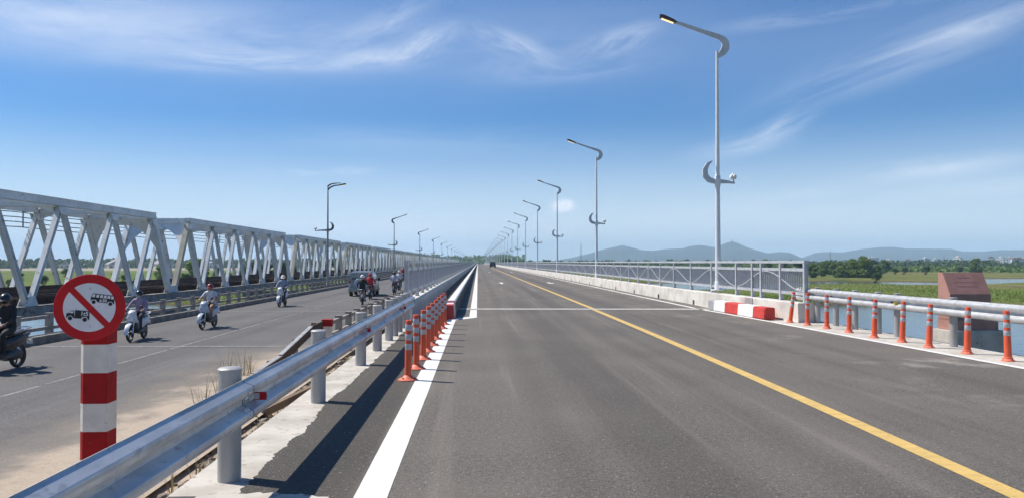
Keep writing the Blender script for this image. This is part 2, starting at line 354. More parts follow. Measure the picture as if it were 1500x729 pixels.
def wd(x, y):
    j = 5.0*mnoise.noise((x*.03, y*.03, 4.)) + 2.0*mnoise.noise((x*.11, y*.11, 9.))
    return min(sdist(x, y, p) for p in (RIV, STRIP, POND, LAGOON)) + j
def gh(x, y):
    r = math.hypot(x, y)
    if r > 520: return -3.72 + .25*mnoise.noise((x*.01, y*.01, 0))
    d = wd(x, y); t = max(0., min(1., (d+3.)/7.)); t = t*t*(3-2*t)
    return -5.1 + t*1.5 + (.22*mnoise.noise((x*.06, y*.06, 2.)) + .12*mnoise.noise((x*.3, y*.3, 5.)))*t
rings = [0.]; r_ = 3.
while r_ < 7000: rings.append(r_); r_ *= 1.03
cols = []
a = -180.
while a < 180: cols.append(a); a += .7 if -46 < a < 46 else 4.
tv = [(0,0,-5.)]; tf = []; nc = len(cols)
for r in rings[1:]:
    for a in cols:
        x, y = r*math.sin(R(a)), r*math.cos(R(a)); tv.append((x, y, gh(x, y)))
for k in range(nc): tf.append((0, 1+(k+1) % nc, 1+k))
for i in range(len(rings)-2):
    for k in range(nc):
        k2 = (k+1) % nc; tf.append((1+i*nc+k, 1+i*nc+k2, 1+(i+1)*nc+k2, 1+(i+1)*nc+k))
m, nt, P, oc = base('grassland')
big = noi(nt, smap(nt, oc, (1,1.6,1)), .012, 6, .6); mid = noi(nt, oc, .06, 7, .62); fin = noi(nt, oc, 1.3, 6, .65)
c = mix(nt, ramp(nt, mid, .38, .62), (.115,.145,.032), (.175,.17,.058))
c = mix(nt, ramp(nt, big, .48, .62), c, (.20,.18,.07))
c = mix(nt, ramp(nt, noi(nt, oc, .028, 6, .65), .60, .68), c, (.14,.09,.055))
c = mix(nt, ramp(nt, fin, .4, .7, 0, .55), c, (.075,.11,.02))
spz = nd(nt, 'ShaderNodeSeparateXYZ'); nt.links.new(oc, spz.inputs[0])
c = mix(nt, ramp(nt, mth(nt, 'ADD', spz.outputs[2], mth(nt, 'MULTIPLY', mid, .5)), -3.95, -3.55), (.11,.075,.045), c)
c = mix(nt, mth(nt, 'MULTIPLY', ramp(nt, spz.outputs[0], -30., -15., .8, 0.), ramp(nt, mid, .62, .4)), c, (.085,.165,.02))
c = mix(nt, ramp(nt, noi(nt, oc, .10, 7, .72), .54, .66, 0, .75), c, (.05,.08,.02))
farl = mth(nt, 'MULTIPLY', ramp(nt, mth(nt, 'ADD', spz.outputs[1], mth(nt, 'MULTIPLY', big, 160.)), 560., 640.), ramp(nt, spz.outputs[0], -60., -20., 1., 0.))
c = mix(nt, farl, c, mix(nt, mid, (.40,.34,.27), (.26,.24,.16)))
nt.links.new(c, P.inputs['Base Color']); P.inputs['Roughness'].default_value = .95; P.inputs['Specular IOR Level'].default_value = .1
bump(nt, P, mth(nt, 'ADD', fin, mth(nt, 'MULTIPLY', mid, 3.)), .9, .35); M['land'] = m
t = MB(); t.v = tv; t.f = tf; t.m = [0]*len(tf)
struct('ground', t, M['land'], smooth=80, fix=False)
m, nt, P, oc = base('river_water')
P.inputs['Base Color'].default_value = (.045,.075,.105,1); P.inputs['Roughness'].default_value = .07; P.inputs['IOR'].default_value = 1.33
bump(nt, P, mth(nt, 'ADD', noi(nt, smap(nt, oc, (.5,1.1,1)), 1.1, 5, .6), mth(nt, 'MULTIPLY', noi(nt, oc, .08, 3), 1.5)), .16, .25); M['water'] = m
t = MB(); t.add([(-700,-90,WZ),(700,-90,WZ),(700,480,WZ),(-700,480,WZ)], [(0,1,2,3)]); struct('river_water', t, M['water'], fix=False)

# approach embankment that carries both roads up to the bridges
t = MB(); prof = [(-30,-4.9),(-27.2,-1.2),(-20.5,-1.1),(-14.6,-.86),(-2.5,-.86),(-2.2,-.9),(-1.2,-.32),(8.6,-.3),(9.34,-.3),(9.6,-.75),(14.4,-4.9)]
t.prism(prof, -40, 20.6, 'y'); struct('embankment', t, M['sand'])

t = MB(); vs = []; fs = []
for i in range(241):
    y = 1.+19.5*i/240
    vs += [(-2.95+.28*mnoise.noise((y*.7,1,1))+.16*mnoise.noise((y*3.,2,1))+.06*mnoise.noise((y*9,3,1)), y, -.853), (-2.5, y, -.83+.02*mnoise.noise((y*4,5,1))), (-2.15, y, -.80+.03*mnoise.noise((y*4,7,1)))]
for i in range(240): fs += [(3*i+k, 3*i+k+1, 3*i+k+4, 3*i+k+3) for k in (0,1)]
t.add(vs, fs); struct('verge_soil', t, M['soil'], smooth=60, fix=False)
# ------------------------------------------------------------------ roads and markings
FAR = 950.
def strip(x0, x1, y0, y1, z, n=1, f0=None, f1=None):
    """a sheet between two edge curves, subdivided along the road"""
    t = MB(); vs = []; fs = []
    for i in range(n+1):
        y = y0+(y1-y0)*i/n
        vs += [((f0(y) if f0 else x0), y, z), ((f1(y) if f1 else x1), y, z)]
    for i in range(n): fs.append((2*i, 2*i+1, 2*i+3, 2*i+2))
    return t.add(vs, fs)
def ragged(y): return -1.69 + .09*mnoise.noise((y*.6, 3., 0)) + .035*mnoise.noise((y*3.3, 7., 0)) + .03*mnoise.noise((y*11., 9., 0)) + .018*mnoise.noise((y*27., 9., 3.))
def parx(y): return 8.15 + max(0, min(32.-y, 12.))*.033
def linex(y): return 7.60 if y > 26.3 else (7.60+.31*((26.3-y)/6.) if y > 20.3 else 7.91+.33*((20.3-y)/9.)**1.3)
t = strip(0, 0, -30, 21, 0, 1800, ragged, lambda y: linex(y)+.06)
t.v += [(x, y, z) for x, y, z in []]
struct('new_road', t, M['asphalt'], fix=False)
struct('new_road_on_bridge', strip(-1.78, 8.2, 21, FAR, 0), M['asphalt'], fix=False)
t = MB(); t.box(-2.15, -.9, 5.45, 20.7, -.9, -.012); t.box(-2.05, -1.0, 4.0, 5.42, -.9, -.03); struct('kerb_foundation', t, M['concrete'], bevel=.012)
def shl(y): return linex(y)+.02
def shr(y): return 9.33+.03*mnoise.noise((y*.8, 1, 4))
t = strip(0, 0, -30, 20.9, .004, 300, shl, shr); struct('shoulder', t, M['concrete'], fix=False)
t = MB(); t.box(8.3, 9.30, -30, 20.9, -.6, -.001); struct('shoulder_foundation', t, M['concrete'])
# the patch of broken concrete at the foot of the first guardrail post
pts = [(-1.9,5.41),(-1.5,5.44),(-1.24,5.40),(-1.02,5.33),(-.9,5.16),(-1.0,4.9),(-1.0,3.),(-1.9,3.)]
pj = []
for i, (x, y) in enumerate(pts):
    x2, y2 = pts[(i+1) % len(pts)]
    for k in range(6):
        u = k/6; pj.append((x+(x2-x)*u+random.uniform(-.025,.025), y+(y2-y)*u+random.uniform(-.025,.025)))
t = MB(); t.prism(pj, -.05, .014, 'z'); struct('broken_concrete_ground', t, M['concrete'])
WL = .004
t = strip(-.84, -.61, -5, 21.6, WL, 40, lambda y: -.845+.004*mnoise.noise((y,0,0)), lambda y: -.615+.004*mnoise.noise((y,5,0)))
t.add([(-.845,21.6,WL),(-.615,21.6,WL),(-.03,22.55,WL),(-.03,22.9,WL),(-.25,22.9,WL),(-.845,22.0,WL)], [(0,1,2,3,4,5)])
t.add([(-.25,22.9,WL),(-.03,22.9,WL),(-.03,26.2,WL),(-.25,26.2,WL)], [(0,1,2,3)])
t.add([(-.25,26.9,WL),(-.03,26.9,WL),(-.03,FAR,WL),(-.25,FAR,WL)], [(0,1,2,3)])
struct('white_edge_line_near_road', t, M['paint_white'], fix=False).name = 'road_marking_left'
t = strip(0,0,-20,26.2,.008,80, lambda y: linex(y)-.075, lambda y: linex(y)+.075); struct('road_marking_right', t, M['paint_white'], fix=False)
struct('road_marking_right_bridge', strip(7.53,7.68,26.8,FAR,WL), M['paint_white'], fix=False)
def yx(y): return 3.96 - .34*math.exp(-(y-3.)/8.) if y > -6 else 3.96-.34*math.exp(9/8.)
t = strip(0,0,-10,26.2,WL,60, lambda y: yx(y)-.085, lambda y: yx(y)+.085); struct('road_marking_yellow', t, M['paint_yellow'], fix=False)
struct('road_marking_yellow_bridge', strip(3.9,4.07,26.8,FAR,WL), M['paint_yellow'], fix=False)
# expansion joint
def jy(x): return 26.72-(x+.6)*.06
t = MB(); t.add([(-.69,jy(-.69)-.28,.008),(7.9,jy(7.9)-.28,.008),(7.9,jy(7.9)-.04,.008),(-.69,jy(-.69)-.04,.008)], [(0,1,2,3)])
t.add([(-.69,jy(-.69)+.04,.008),(7.9,jy(7.9)+.04,.008),(7.9,jy(7.9)+.28,.008),(-.69,jy(-.69)+.28,.008)], [(0,1,2,3)])
struct('expansion_joint', t, M['joint'], fix=False)
t = MB(); t.add([(-.69,jy(-.69)-.04,.01),(7.9,jy(7.9)-.04,.01),(7.9,jy(7.9)+.04,.01),(-.69,jy(-.69)+.04,.01)], [(0,1,2,3)]); struct('expansion_joint_seal', t, M['dark_plastic'], fix=False)
# painted lane arrows
def arrow(x, y, s=1):
    L = 4.2; t = MB(); z = .009
    t.add([(x-.09,y,z),(x+.09,y,z),(x+.09,y+s*L*.6,z),(x-.09,y+s*L*.6,z)], [(0,1,2,3)])
    t.add([(x-.32,y+s*L*.6,z),(x+.32,y+s*L*.6,z),(x,y+s*L,z)], [(0,1,2)]); return t
for i, (x, y, s) in enumerate([(1.82,58,1),(5.63,62.5,-1),(1.9,125,1),(5.5,129,-1),(1.9,205,1)]):
    struct('road_marking_arrow', arrow(x,y,s), M['paint_white'], fix=False)
# old road
struct('old_road', strip(-12.85,-3.4,-40,FAR,-.80), M['asphalt_old'], fix=False)
t = MB(); y = -6.
while y < 420:
    t.add([(-8.57,y,-.796),(-8.47,y,-.796),(-8.47,y+2.9,-.796),(-8.57,y+2.9,-.796)], [(0,1,2,3)]); y += 3.1 if y < 60 else 5.
struct('road_marking_old_road', t, M['paint_worn'], fix=False)
t = MB()
t.add([(-12.8,22.55,-.792),(-4.3,22.3,-.792),(-4.3,22.55,-.792),(-12.8,22.8,-.792)], [(0,1,2,3)])
t.add([(-12.8,38.4,-.792),(-4.3,38.2,-.792),(-4.3,38.45,-.792),(-12.8,38.65,-.792)], [(0,1,2,3)])
struct('expansion_joint_old_road', t, M['paint_worn'], fix=False)
t = MB(); y = -10.
while y < FAR:
    t.box(-13.22, -12.85, y, y+3.96+(0 if y < 300 else 36), -.86, -.57+.012*mnoise.noise((y,0,0))); y += 4 if y < 300 else 40
struct('old_road_kerb', t, M['concrete_dark'], bevel=0)
# bridge decks and piers
t = MB(); t.box(-2.2, 8.75, 21.02, FAR, -.5, -.006); t.box(-1.2, 7.8, 21.5, FAR, -1.7, -.5); struct('new_bridge_deck', t, M['concrete'])
t = MB(); t.box(-13.8, -3.6, 21.02, FAR, -1.25, -.806); t.box(-12.8, -4.6, 21.5, FAR, -2.2, -1.25); struct('old_bridge_deck', t, M['concrete_dark'])
for k in range(16):
    y = 54.5+33*k
    for nm, x0, x1, mm, top, lab in (('bridge_pier', -1., 7.6, 'concrete', -1.7, 'new road bridge'), ('bridge_pier', -12.6, -4.8, 'concrete_dark', -2.2, 'old road bridge'), ('bridge_pier', -27., -21.5, 'concrete_dark', -1.75, 'railway truss')):
        if nm == 'bridge_pier' and lab == 'railway truss': y2 = 21.2+35.4*k
        else: y2 = y
        t = MB(); t.box(x0, x1, y2-.7, y2+.7, -8, top+.001); t.box(x0-.3, x1+.3, y2-.9, y2+.9, top-.6, top-.003)
        tag(t.build('bridge_pier', M[mm]), 'concrete pier standing in the river under the '+lab, 'bridge pier', 'piers under the '+lab)

# ------------------------------------------------------------------ guardrails
def wprof(hh=.165, dep=.083, n=28, th=.004):
    key = [(-1,.10),(-.97,.02),(-.90,.12),(-.74,.93),(-.70,1.),(-.42,1.),(-.37,.93),(-.15,.05),(-.10,0.),(.10,0.),(.15,.05),(.37,.93),(.42,1.),(.70,1.),(.74,.93),(.90,.12),(.97,.02),(1,.10)]
    return [(dep*d, hh*z) for z, d in key]
def wbeam(fx, y0, y1, z0, side, hh=.165, off=0., n=1, flare=None):
    """W section sheet swept along the road; side +1 bulges towards +X"""
    t = MB(); pr = wprof(hh); vs = []; fs = []; k = len(pr)
    for i in range(n+1):
        y = y0+(y1-y0)*i/n; g = flare(y) if flare else 1.
        for th in (0., -.004):
            for d, z in pr: vs.append((fx(y)+side*(d+off+th), y, z0+z*g))
    for i in range(n):
        for q in range(2):
            for j in range(k-1):
                a = i*2*k+q*k+j; b = (i+1)*2*k+q*k+j; fs.append((a, a+1, b+1, b))
        for j in (0, k-1):
            a = i*2*k+j; b = (i+1)*2*k+j; fs.append((a, b, b+k, a+k))
    for i in (0, n):
        for j in range(k-1): a = i*2*k+j; fs.append((a, a+1, a+1+k, a+k))
    return t.add(vs, fs)
g = thing('guardrail', (-1.8,10,0), 'long bluish galvanised guardrail running past the striped sign post', 'guardrail')
bx = lambda y: -1.715
cuts = [.6, 5.72, 11.45, 14.0, 17.2, 20.2]
for i in range(5):
    wbeam(bx, cuts[i]-(.14 if i else 0), cuts[i+1], .588, 1, .16, off=.005*((i+1) % 2), n=6).build('beam', M['galv_beam'], g, smooth=50, world=True)
# posts
pY = [1.9, 5.85, 9.05, 12.29, 14.29, 16.17, 17.2, 18.2, 19.2, 20.1]
for y in pY:
    t = MB(); t.lathe([(.084,-.3),(.084,.795),(.088,.797),(.088,.812),(.075,.822)], (-1.84,y,0), 28); p = t.build('post', M['galv_post'], g, smooth=40, world=True)
    t = MB(); t.box(-1.775, -1.712, y-.055, y+.055, .50, .68); t.build('spacer_block', M['galv'], g, world=True)
    t = MB()
    for z in (.588,): t.lathe([(.018,0),(.018,.012),(.008,.02)], (-1.70, y, z), 8, axis='x')
    t.build('bolt', M['galv'], g, world=True)
for i_, y in enumerate(cuts[1:-1]):
    wbeam(bx, y-.004, y+.008, .588, 1, .16, off=.0062, n=1).build('splice_gap', M['cable'], g, world=True)
    wbeam(bx, y-.145, y-.139, .588, 1, .16, off=.0062, n=1).build('splice_gap', M['galv_post'], g, world=True)
    for dy in (-.05, -.1):
        for dz in (-.085,.085,.045,-.045): t = MB(); t.lathe([(.019,0),(.019,.010),(.009,.02)], (-1.64 if abs(dz) > .06 else -1.665, y+dy, .588+dz), 8, axis='x'); t.build('bolt', M['galv'], g, world=True)

for y in (5.98, 11.7, 17.4):
    t = MB(); t.prism([(-1.70,y-.012),(-1.6,y-.012),(-1.615,y+.012),(-1.70,y+.012)], .558, .618, 'z'); rr = t.build('reflector', M['reflector'], g, world=True, bevel=.003)
    t = MB(); t.box(-1.70,-1.655,y-.016,y+.016,.565,.611); t.build('bracket', M['galv'], rr, fix=True).location = (-g.location.x, -g.location.y, 0)
g = thing('guardrail', (9.0,15,0), 'pale galvanised guardrail behind the row of orange bollards, in front of the red stone monument', 'guardrail')
def fx(y): return 8.90 + (.0 if y > 0 else 0)
cuts = [2., 8.3, 14.3, 20.3]
for i in range(3):
    wbeam(fx, cuts[i], cuts[i+1]+.12, .75, -1, .158, off=.005*(i % 2), n=6).build('beam', M['galv'], g, smooth=50, world=True)
fl = lambda y: 1.+max(0, (y-20.42))*.35
wbeam(lambda y: 8.9-.12*max(0,y-20.4), 20.35, 20.95, .75, -1, .158, off=.004, n=4, flare=fl).build('end_piece', M['galv'], g, smooth=50, world=True)
for y in (4.3, 6.3, 8.3, 10.3, 12.3, 14.32, 16.28, 17.08, 18.15, 19.14, 20.2):
    t = MB(); t.lathe([(.07,-.3),(.07,.915),(.075,.917),(.075,.932),(.06,.94)], (9.02,y,0), 24); t.build('post', M['galv_post'], g, smooth=40, world=True)
    t = MB(); t.box(8.9, 8.955, y-.05, y+.05, .65, .82); t.build('spacer_block', M['galv'], g, world=True)
t = MB(); t.box(8.80,8.87,16.0,16.03,.705,.765); t.build('reflector', M['yellow_refl'], g, world=True, bevel=.004)

# ------------------------------------------------------------------ flexible bollards
def bollard_mesh(tp=1., bs=1.):
    rz_ = lambda z: .046*(1+(tp-1)*(1-z/.8))
    b = MB(); b.lathe([(rz_(.05),.05),(.046,.80),(.043,.812),(.030,.82),(.026,.815)], n=20)
    s = MB(); s.lathe([(.135*bs,0),(.137*bs,.012),(.12*bs,.022),(.075*max(bs,.9),.04),(.056*tp,.066),(.047*tp,.07)], n=20)
    for k in range(3):
        a = k*2.1+.4; s.lathe([(.014,.02),(.014,.042),(.006,.046)], (.1*bs*math.cos(a), .1*bs*math.sin(a), 0), 8)
    ts = []
    for z in (.675,.545,.415):
        q = MB(); k_ = rz_(z)/.046; k2_ = rz_(z+.08)/.046; q.lathe([(.0465*k_,z),(.0474*k_,z+.002),(.0474*k2_,z+.08),(.0465*k2_,z+.082)], n=20); ts.append(q)
    return b, s, ts
b, s, ts = bollard_mesh()
MEB = b.mesh('bollard_tube', M['orange'], 40), s.mesh('bollard_base', M['orange_base'], 40), [q.mesh('bollard_band', M['tape'], 40) for q in ts]
b, s, ts = bollard_mesh(1.22, .74)
MER = b.mesh('bollard_tube', M['orange'], 40), s.mesh('bollard_base', M['orange_base'], 40), [q.mesh('bollard_band', M['tape'], 40) for q in ts]
def bollard(x, y, z, label, group, lean=(0,0), rz=0, MEB=MEB):
    e = thing('bollard', (x,y,z), label, 'bollard', group, rz)
    o = bpy.data.objects.new('base', MEB[1]); COL.objects.link(o); o.parent = e
    tb = bpy.data.objects.new('tube', MEB[0]); COL.objects.link(tb); tb.parent = e; tb.rotation_euler = (lean[0], lean[1], 0)
    for q in MEB[2]:
        o = bpy.data.objects.new('reflective_band', q); COL.objects.link(o); o.parent = tb
LB = [(-.92,10.62),(-.89,11.72),(-.87,12.85),(-.86,13.92),(-.85,15.01),(-.84,16.18),(-.84,17.5),(-.83,18.8),(-.82,20.0)]
for i, (x, y) in enumerate(LB):
    bollard(x-.03, y, 0, f'orange bollard, {nth(i)} from the front in the row along the left white line', 'orange bollards beside the left white line', (random.uniform(-.015,.015), random.uniform(-.02,.015)), random.random()*6)
RB = [(8.57,12.2),(8.53,13.19),(8.43,14.17),(8.47,15.16),(8.38,16.08),(8.42,17.27),(8.41,18.37),(8.39,19.43),(8.30,20.31)]
LE = [(.01,-.035),(0,.03),(.0,.045),(0,.045),(0,.035),(.0,.012),(0,.0),(0,.0),(0,.13)]
for i, (x, y) in enumerate(RB):
    bollard(x+.02, y, .004, f'orange bollard, {nth(i)} from the right in the row in front of the right guardrail' + (', leaning' if i == 8 else ''), 'orange bollards in front of the right guardrail', LE[i], 0, MER)

# ------------------------------------------------------------------ no-entry sign on striped post
e = thing('road_sign', (-3.84,8.02,-.82), 'round red and white no-trucks-or-buses sign on a striped concrete post', 'road sign')
pb = [(-.40,.75)]
x0, x1, y0, y1 = -3.985, -3.705, 7.93, 8.14
ZB = [-.95,-.66,-.375,-.09,.19,.495,.78,1.30]; cols_ = ['white_post','red_post','white_post','red_post','white_post','red_post']
t = MB()
oct_ = [(x0+.045,y0),(x1-.006,y0),(x1,y0+.006),(x1,y1),(x0,y1),(x0,y0+.045)]
for k in range(7):
    q = MB(); q.prism(oct_, ZB[k]+.0005, ZB[k+1]-.0005, 'z'); q.build('red_stripe' if k % 2 == 0 else 'white_stripe', M['red_post' if k % 2 == 0 else 'white_post'], e, world=True)
sx, sy, sz, sr = -3.86, 7.885, 1.155, .33
disc = MB(); disc.lathe([(sr-.004,-.012),(sr,-.010),(sr,.0),(sr-.006,.004)], (0,0,0), 72, axis='y')
for v in range(len(disc.v)): disc.v[v] = (disc.v[v][0], -disc.v[v][1], disc.v[v][2])
plate = disc.build('sign_plate', M['sign_red'], e, smooth=30)
plate.location = (sx+3.84, sy-8.02, sz+.82); plate.rotation_euler = (R(-2), 0, R(9))
q = MB()
n = 72; ri = .241; q.add([(ri*math.cos(2*math.pi*k/n), -.0062, ri*math.sin(2*math.pi*k/n)) for k in range(n)], [tuple(range(n))]); q.build('white_face', M['sign_white'], plate, fix=False)
q = MB(); bw = .030; th = R(-47); cs, sn = math.cos(th), math.sin(th)
def on(x, z, d): return (x, -d, z)
L = .252; q.add([on(a*cs-b*sn, a*sn+b*cs, .0084) for a, b in ((-L,-bw),(L,-bw),(L,bw),(-L,bw))], [(0,1,2,3)]); q.build('slash', M['sign_red'], plate, fix=False)
# symbols: local coordinates in metres from the sign centre, from the photograph's proportions
def sp2(px, py): return ((px-132)*.0070, -(py-450)*.0070)
def symbol(name, polys, mm, d):
    q = MB()
    for poly in polys: q.add([on(*sp2(*p), d) for p in poly], [tuple(range(len(poly)))])
    return q.build(name, M[mm], plate, fix=False)
def circ(cx, cy, r, n=20): return [(cx+r*math.cos(2*math.pi*k/n), cy+r*math.sin(2*math.pi*k/n)) for k in range(n)]
def zb(x, y): return (128+x/27., 425+y/27.)
def zt(x, y): return (98+x/27., 448+y/27.)
bus = [[zb(*p) for p in ((215,140),(320,150),(980,235),(1000,270),(975,560),(940,545),(900,470),(760,470),(730,525),(395,475),(330,380),(200,370),(140,430),(150,320))]]
symbol('bus_symbol', bus, 'black', .0086)
wins = []
for x in (205, 345, 480, 612, 740, 870): wins.append([zb(x+18,165+(x-205)*.13),zb(x+112,176+(x-205)*.13),zb(x+92,288+(x-205)*.13),zb(x-8,276+(x-205)*.13)])
wins[-1][1] = zb(970,275); wins[-1][2] = zb(955,385)
symbol('bus_windows', wins, 'sign_white', .0098)
symbol('bus_wheel_gap', [circ(*zb(258,470), 3.5), circ(*zb(850,555), 3.5)], 'sign_white', .0094)
symbol('bus_wheels', [circ(*zb(258,470), 2.6), circ(*zb(850,555), 2.6)], 'black', .0108)
symbol('truck_symbol', [[zt(*p) for p in ((120,270),(220,240),(270,160),(385,170),(395,340),(405,455),(330,450),(310,380),(160,390),(140,430),(105,430))], [zt(*p) for p in ((425,145),(930,200),(925,530),(880,520),(830,410),(670,410),(640,480),(400,460))]], 'black', .0086)
symbol('truck_window', [[zt(*p) for p in ((215,255),(275,185),(365,195),(355,265))]], 'sign_white', .0098)
for q_ in ((250,455),(765,520)): symbol('truck_wheel_gap', [circ(*zt(*q_), 3.7)], 'sign_white', .0094)
symbol('truck_wheels', [circ(*zt(250,455), 2.9), circ(*zt(765,520), 2.9)], 'black', .0108)
symbol('bolt_heads', [circ(133,423.5,1.8), circ(133.5,477,1.8)], 'galv', .0098)
def text(body, size, px, py, rot, mm, d, name):
    c = bpy.data.curves.new(name, 'FONT'); c.body = body; c.size = size; c.align_x = 'CENTER'; c.align_y = 'CENTER'; c.extrude = .0003; c.offset = .0012
    o = bpy.data.objects.new(name, c); COL.objects.link(o); o.parent = plate; c.materials.append(M[mm])
    me = bpy.data.meshes.new_from_object(o.evaluated_get(bpy.context.evaluated_depsgraph_get())); bpy.data.objects.remove(o)
    o = bpy.data.objects.new(name, me); COL.objects.link(o); o.parent = plate
    x, z = sp2(px, py); o.location = (x, -d, z); o.rotation_euler = (R(90), R(rot), 0)
text('1t5', .056, *zt(752,300), 6, 'sign_white', .0102, 'truck_lettering')
text('\u226530', .042, *zb(590,425), 7, 'sign_white', .0102, 'bus_lettering')
t = MB(); t.box(x0+.03, x1-.03, sy+.012, y0+.001, 1.02, 1.06); t.build('bracket', M['galv'], e, world=True)

# ------------------------------------------------------------------ parapets and fences of the new bridge
def fence(fx, side, label, name_y0, posts):
    e = thing('bridge_fence', (fx(21),21,.52), label, 'fence')
    PZ = .52
    def rail(name, z, w_, h_):
        t = MB(); ys = [posts[0]-.05]+[y for y in (24,27,30,32.,36,60)]+[FAR]
        for a, b in zip(ys, ys[1:]): t.bar((fx(a),a,z),(fx(b),b,z), w_, h_)
        t.build(name, M['rail_paint'], e, world=True)
    rail('top_rail', 1.615, .12, .075); rail('middle_rail', 1.40, .06, .085); rail('bottom_rail', .755, .06, .085)
    allp = list(posts); y = allp[-1]+2.45
    while y < FAR: allp.append(y); y += 2.45
    pm = MB(); pm.box(-.05,.05,-.016,.016,0,1.06); pm.box(-.055,-.04,-.05,.05,0,1.06); pm.box(.04,.055,-.05,.05,0,1.06); pm.box(-.09,.09,-.08,.08,-.005,.014)
    pme = pm.mesh('fence_post', M['rail_paint'])
    for y in allp[:100]:
        o = bpy.data.objects.new('post', pme); COL.objects.link(o); o.parent = e; o.location = (fx(y)-e.location.x, y-21, 0)
    t = MB()
    for y in allp[100:]: t.box(fx(y)-.05, fx(y)+.05, y-.03, y+.03, PZ, 1.58)
    tag(t.build('post_rest', M['rail_paint'], e, world=True, fix=False), kind='stuff').name = 'post'
    t = MB(); y = posts[0]+.1
    while y < FAR:
        x = fx(y); t.box(x-.022, x+.022, y-.004, y+.004, .79, 1.36); y += .135 if y < 24.1 else (.098 if y < 200 else .2)
    t.build('picket_infill', M['picket'], e, world=True, fix=False)
    t = MB(); seg = 4.9; y = posts[0]; pts = []
    def wz(y):
        u = (y-27.88)/seg; return 1.08+.26*math.cos(2*math.pi*u)
    while y < 260: pts.append((fx(y)+side*.012, y, wz(y))); y += .12
    for a, b in zip(pts, pts[1:]): t.bar(a, b, .022, .036, up=(1,0,0))
    t.build('wave_bar', M['rail_paint'], e, world=True, fix=False)
    return e
def fxr(y): return parx(y)+.26
fence(fxr, -1, 'grey steel picket fence with a wave bar on the right parapet of the new bridge', 21, [20.42,21.95,23.35,24.05,25.42,27.88,30.33])
def fxl(y): return -1.97
fence(fxl, -1, 'grey steel picket fence on the left parapet of the new bridge, between the two roads', 21, [21.5,22.9,25.35,27.8,30.25])
def parapet(name, f0, f1, y0, label, gaps):
    e = thing('parapet', (f0(y0),y0,0), label, 'parapet')
    t = MB(); ys = [y0]+[y for y in gaps if y > y0]+[FAR]
    for a, b in zip(ys, ys[1:]):
        a2 = a+.012; v = []
        for y in (a2, b): v += [(f0(y),y,-.02),(f1(y),y,-.02),(f1(y),y,.505),(f1(y)-.02,y,.52),(f0(y)+.02,y,.52),(f0(y),y,.505)]
        t.add(v, [(5,4,3,2,1,0),(6,7,8,9,10,11)]+[(i,(i+1)%6,6+(i+1)%6,6+i) for i in range(6)])
    t.build('wall', M['concrete_pale'], e, world=True)
    t = MB(); y = y0+9
    while y < 160: t.box(f0(y)-.012, f0(y)+.004, y-.09, y+.09, .0, .17); y += 5.4
    if name: t.build('drain_opening', M['cable'], e, world=True)
    return e
gg = [24.1,26.4]+[30+i*6 for i in range(40)]+[300+i*60 for i in range(10)]
er = parapet(1, parx, lambda y: parx(y)+.45, 20.25, 'low whitewashed concrete parapet along the right side of the new road', gg)
t = MB(); t.box(parx(24)-.006, parx(24)+.2, 23.42, 24.05, .20, .51); t.build('patch', M['galv_post'], er, world=True)
parapet(0, lambda y: -2.17, lambda y: -1.77, 20.9, 'low concrete parapet along the left side of the new road, in shade', gg)
# inner kerb along the left lane
e = thing('barrier_kerb', (-.81,21.9,0), 'long white concrete kerb with a red painted nose, left of the new road lane', 'kerb')
def kprof(x0, x1, h): return [(x0-.02,0),(x1+.02,0),(x1,h-.03),(x1-.03,h),(x0+.03,h),(x0,h-.03)]
t = MB(); t.prism(kprof(-.93,-.69,.40), 21.9, 22.5, 'y'); t.build('nose', M['red'], e, world=True)
t = MB(); t.prism(kprof(-.935,-.685,.404), 22.5, 23.1, 'y'); t.build('white_block', M['white'], e, world=True)
t = MB(); t.prism(kprof(-.93,-.69,.40), 23.1, 23.6, 'y'); t.build('red_block', M['red'], e, world=True)
t = MB(); y = 23.6
while y < FAR:
    d = 6 if y < 200 else 50; t.prism(kprof(-.935,-.685,.45+.005*mnoise.noise((y,2,1))), y+.01, min(y+d, FAR), 'y'); y += d
t.build('long_run', M['white'], e, world=True)
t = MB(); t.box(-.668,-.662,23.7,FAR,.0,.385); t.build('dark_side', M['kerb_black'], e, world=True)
# red and white block at the right parapet
e = thing('barrier_block', (8.1,24,0), 'red, white and grey painted concrete kerb block at the end of the right parapet', 'kerb block')
segs = [(21.3,22.15,'red','red_block'),(22.15,23.35,'white','white_block'),(23.35,24.5,'red','red_block'),(24.5,25.55,'white','white_block'),(25.55,26.15,'galv_post','grey_block')]
for i, (a, b2, mm, nm) in enumerate(segs):
    t = MB(); dx = (23.7-a)*.028; dx2 = (23.7-b2)*.028; e0 = .002*(i % 2)
    pr = [(7.92-e0,.004),(8.24,.004),(8.24,.34+e0),(7.98-e0,.34+e0),(7.94-e0,.31+e0)]
    v = [(x+dx,a,z) for x,z in pr]+[(x+dx2,b2,z) for x,z in pr]; k = len(pr)
    t.add(v, [tuple(range(k))[::-1], tuple(range(k,2*k))]+[(j,(j+1)%k,k+(j+1)%k,k+j) for j in range(k)])
    t.build(nm, M[mm], e, world=True, bevel=.02 if i == 0 else .006)
HAZE = 2.2e-4
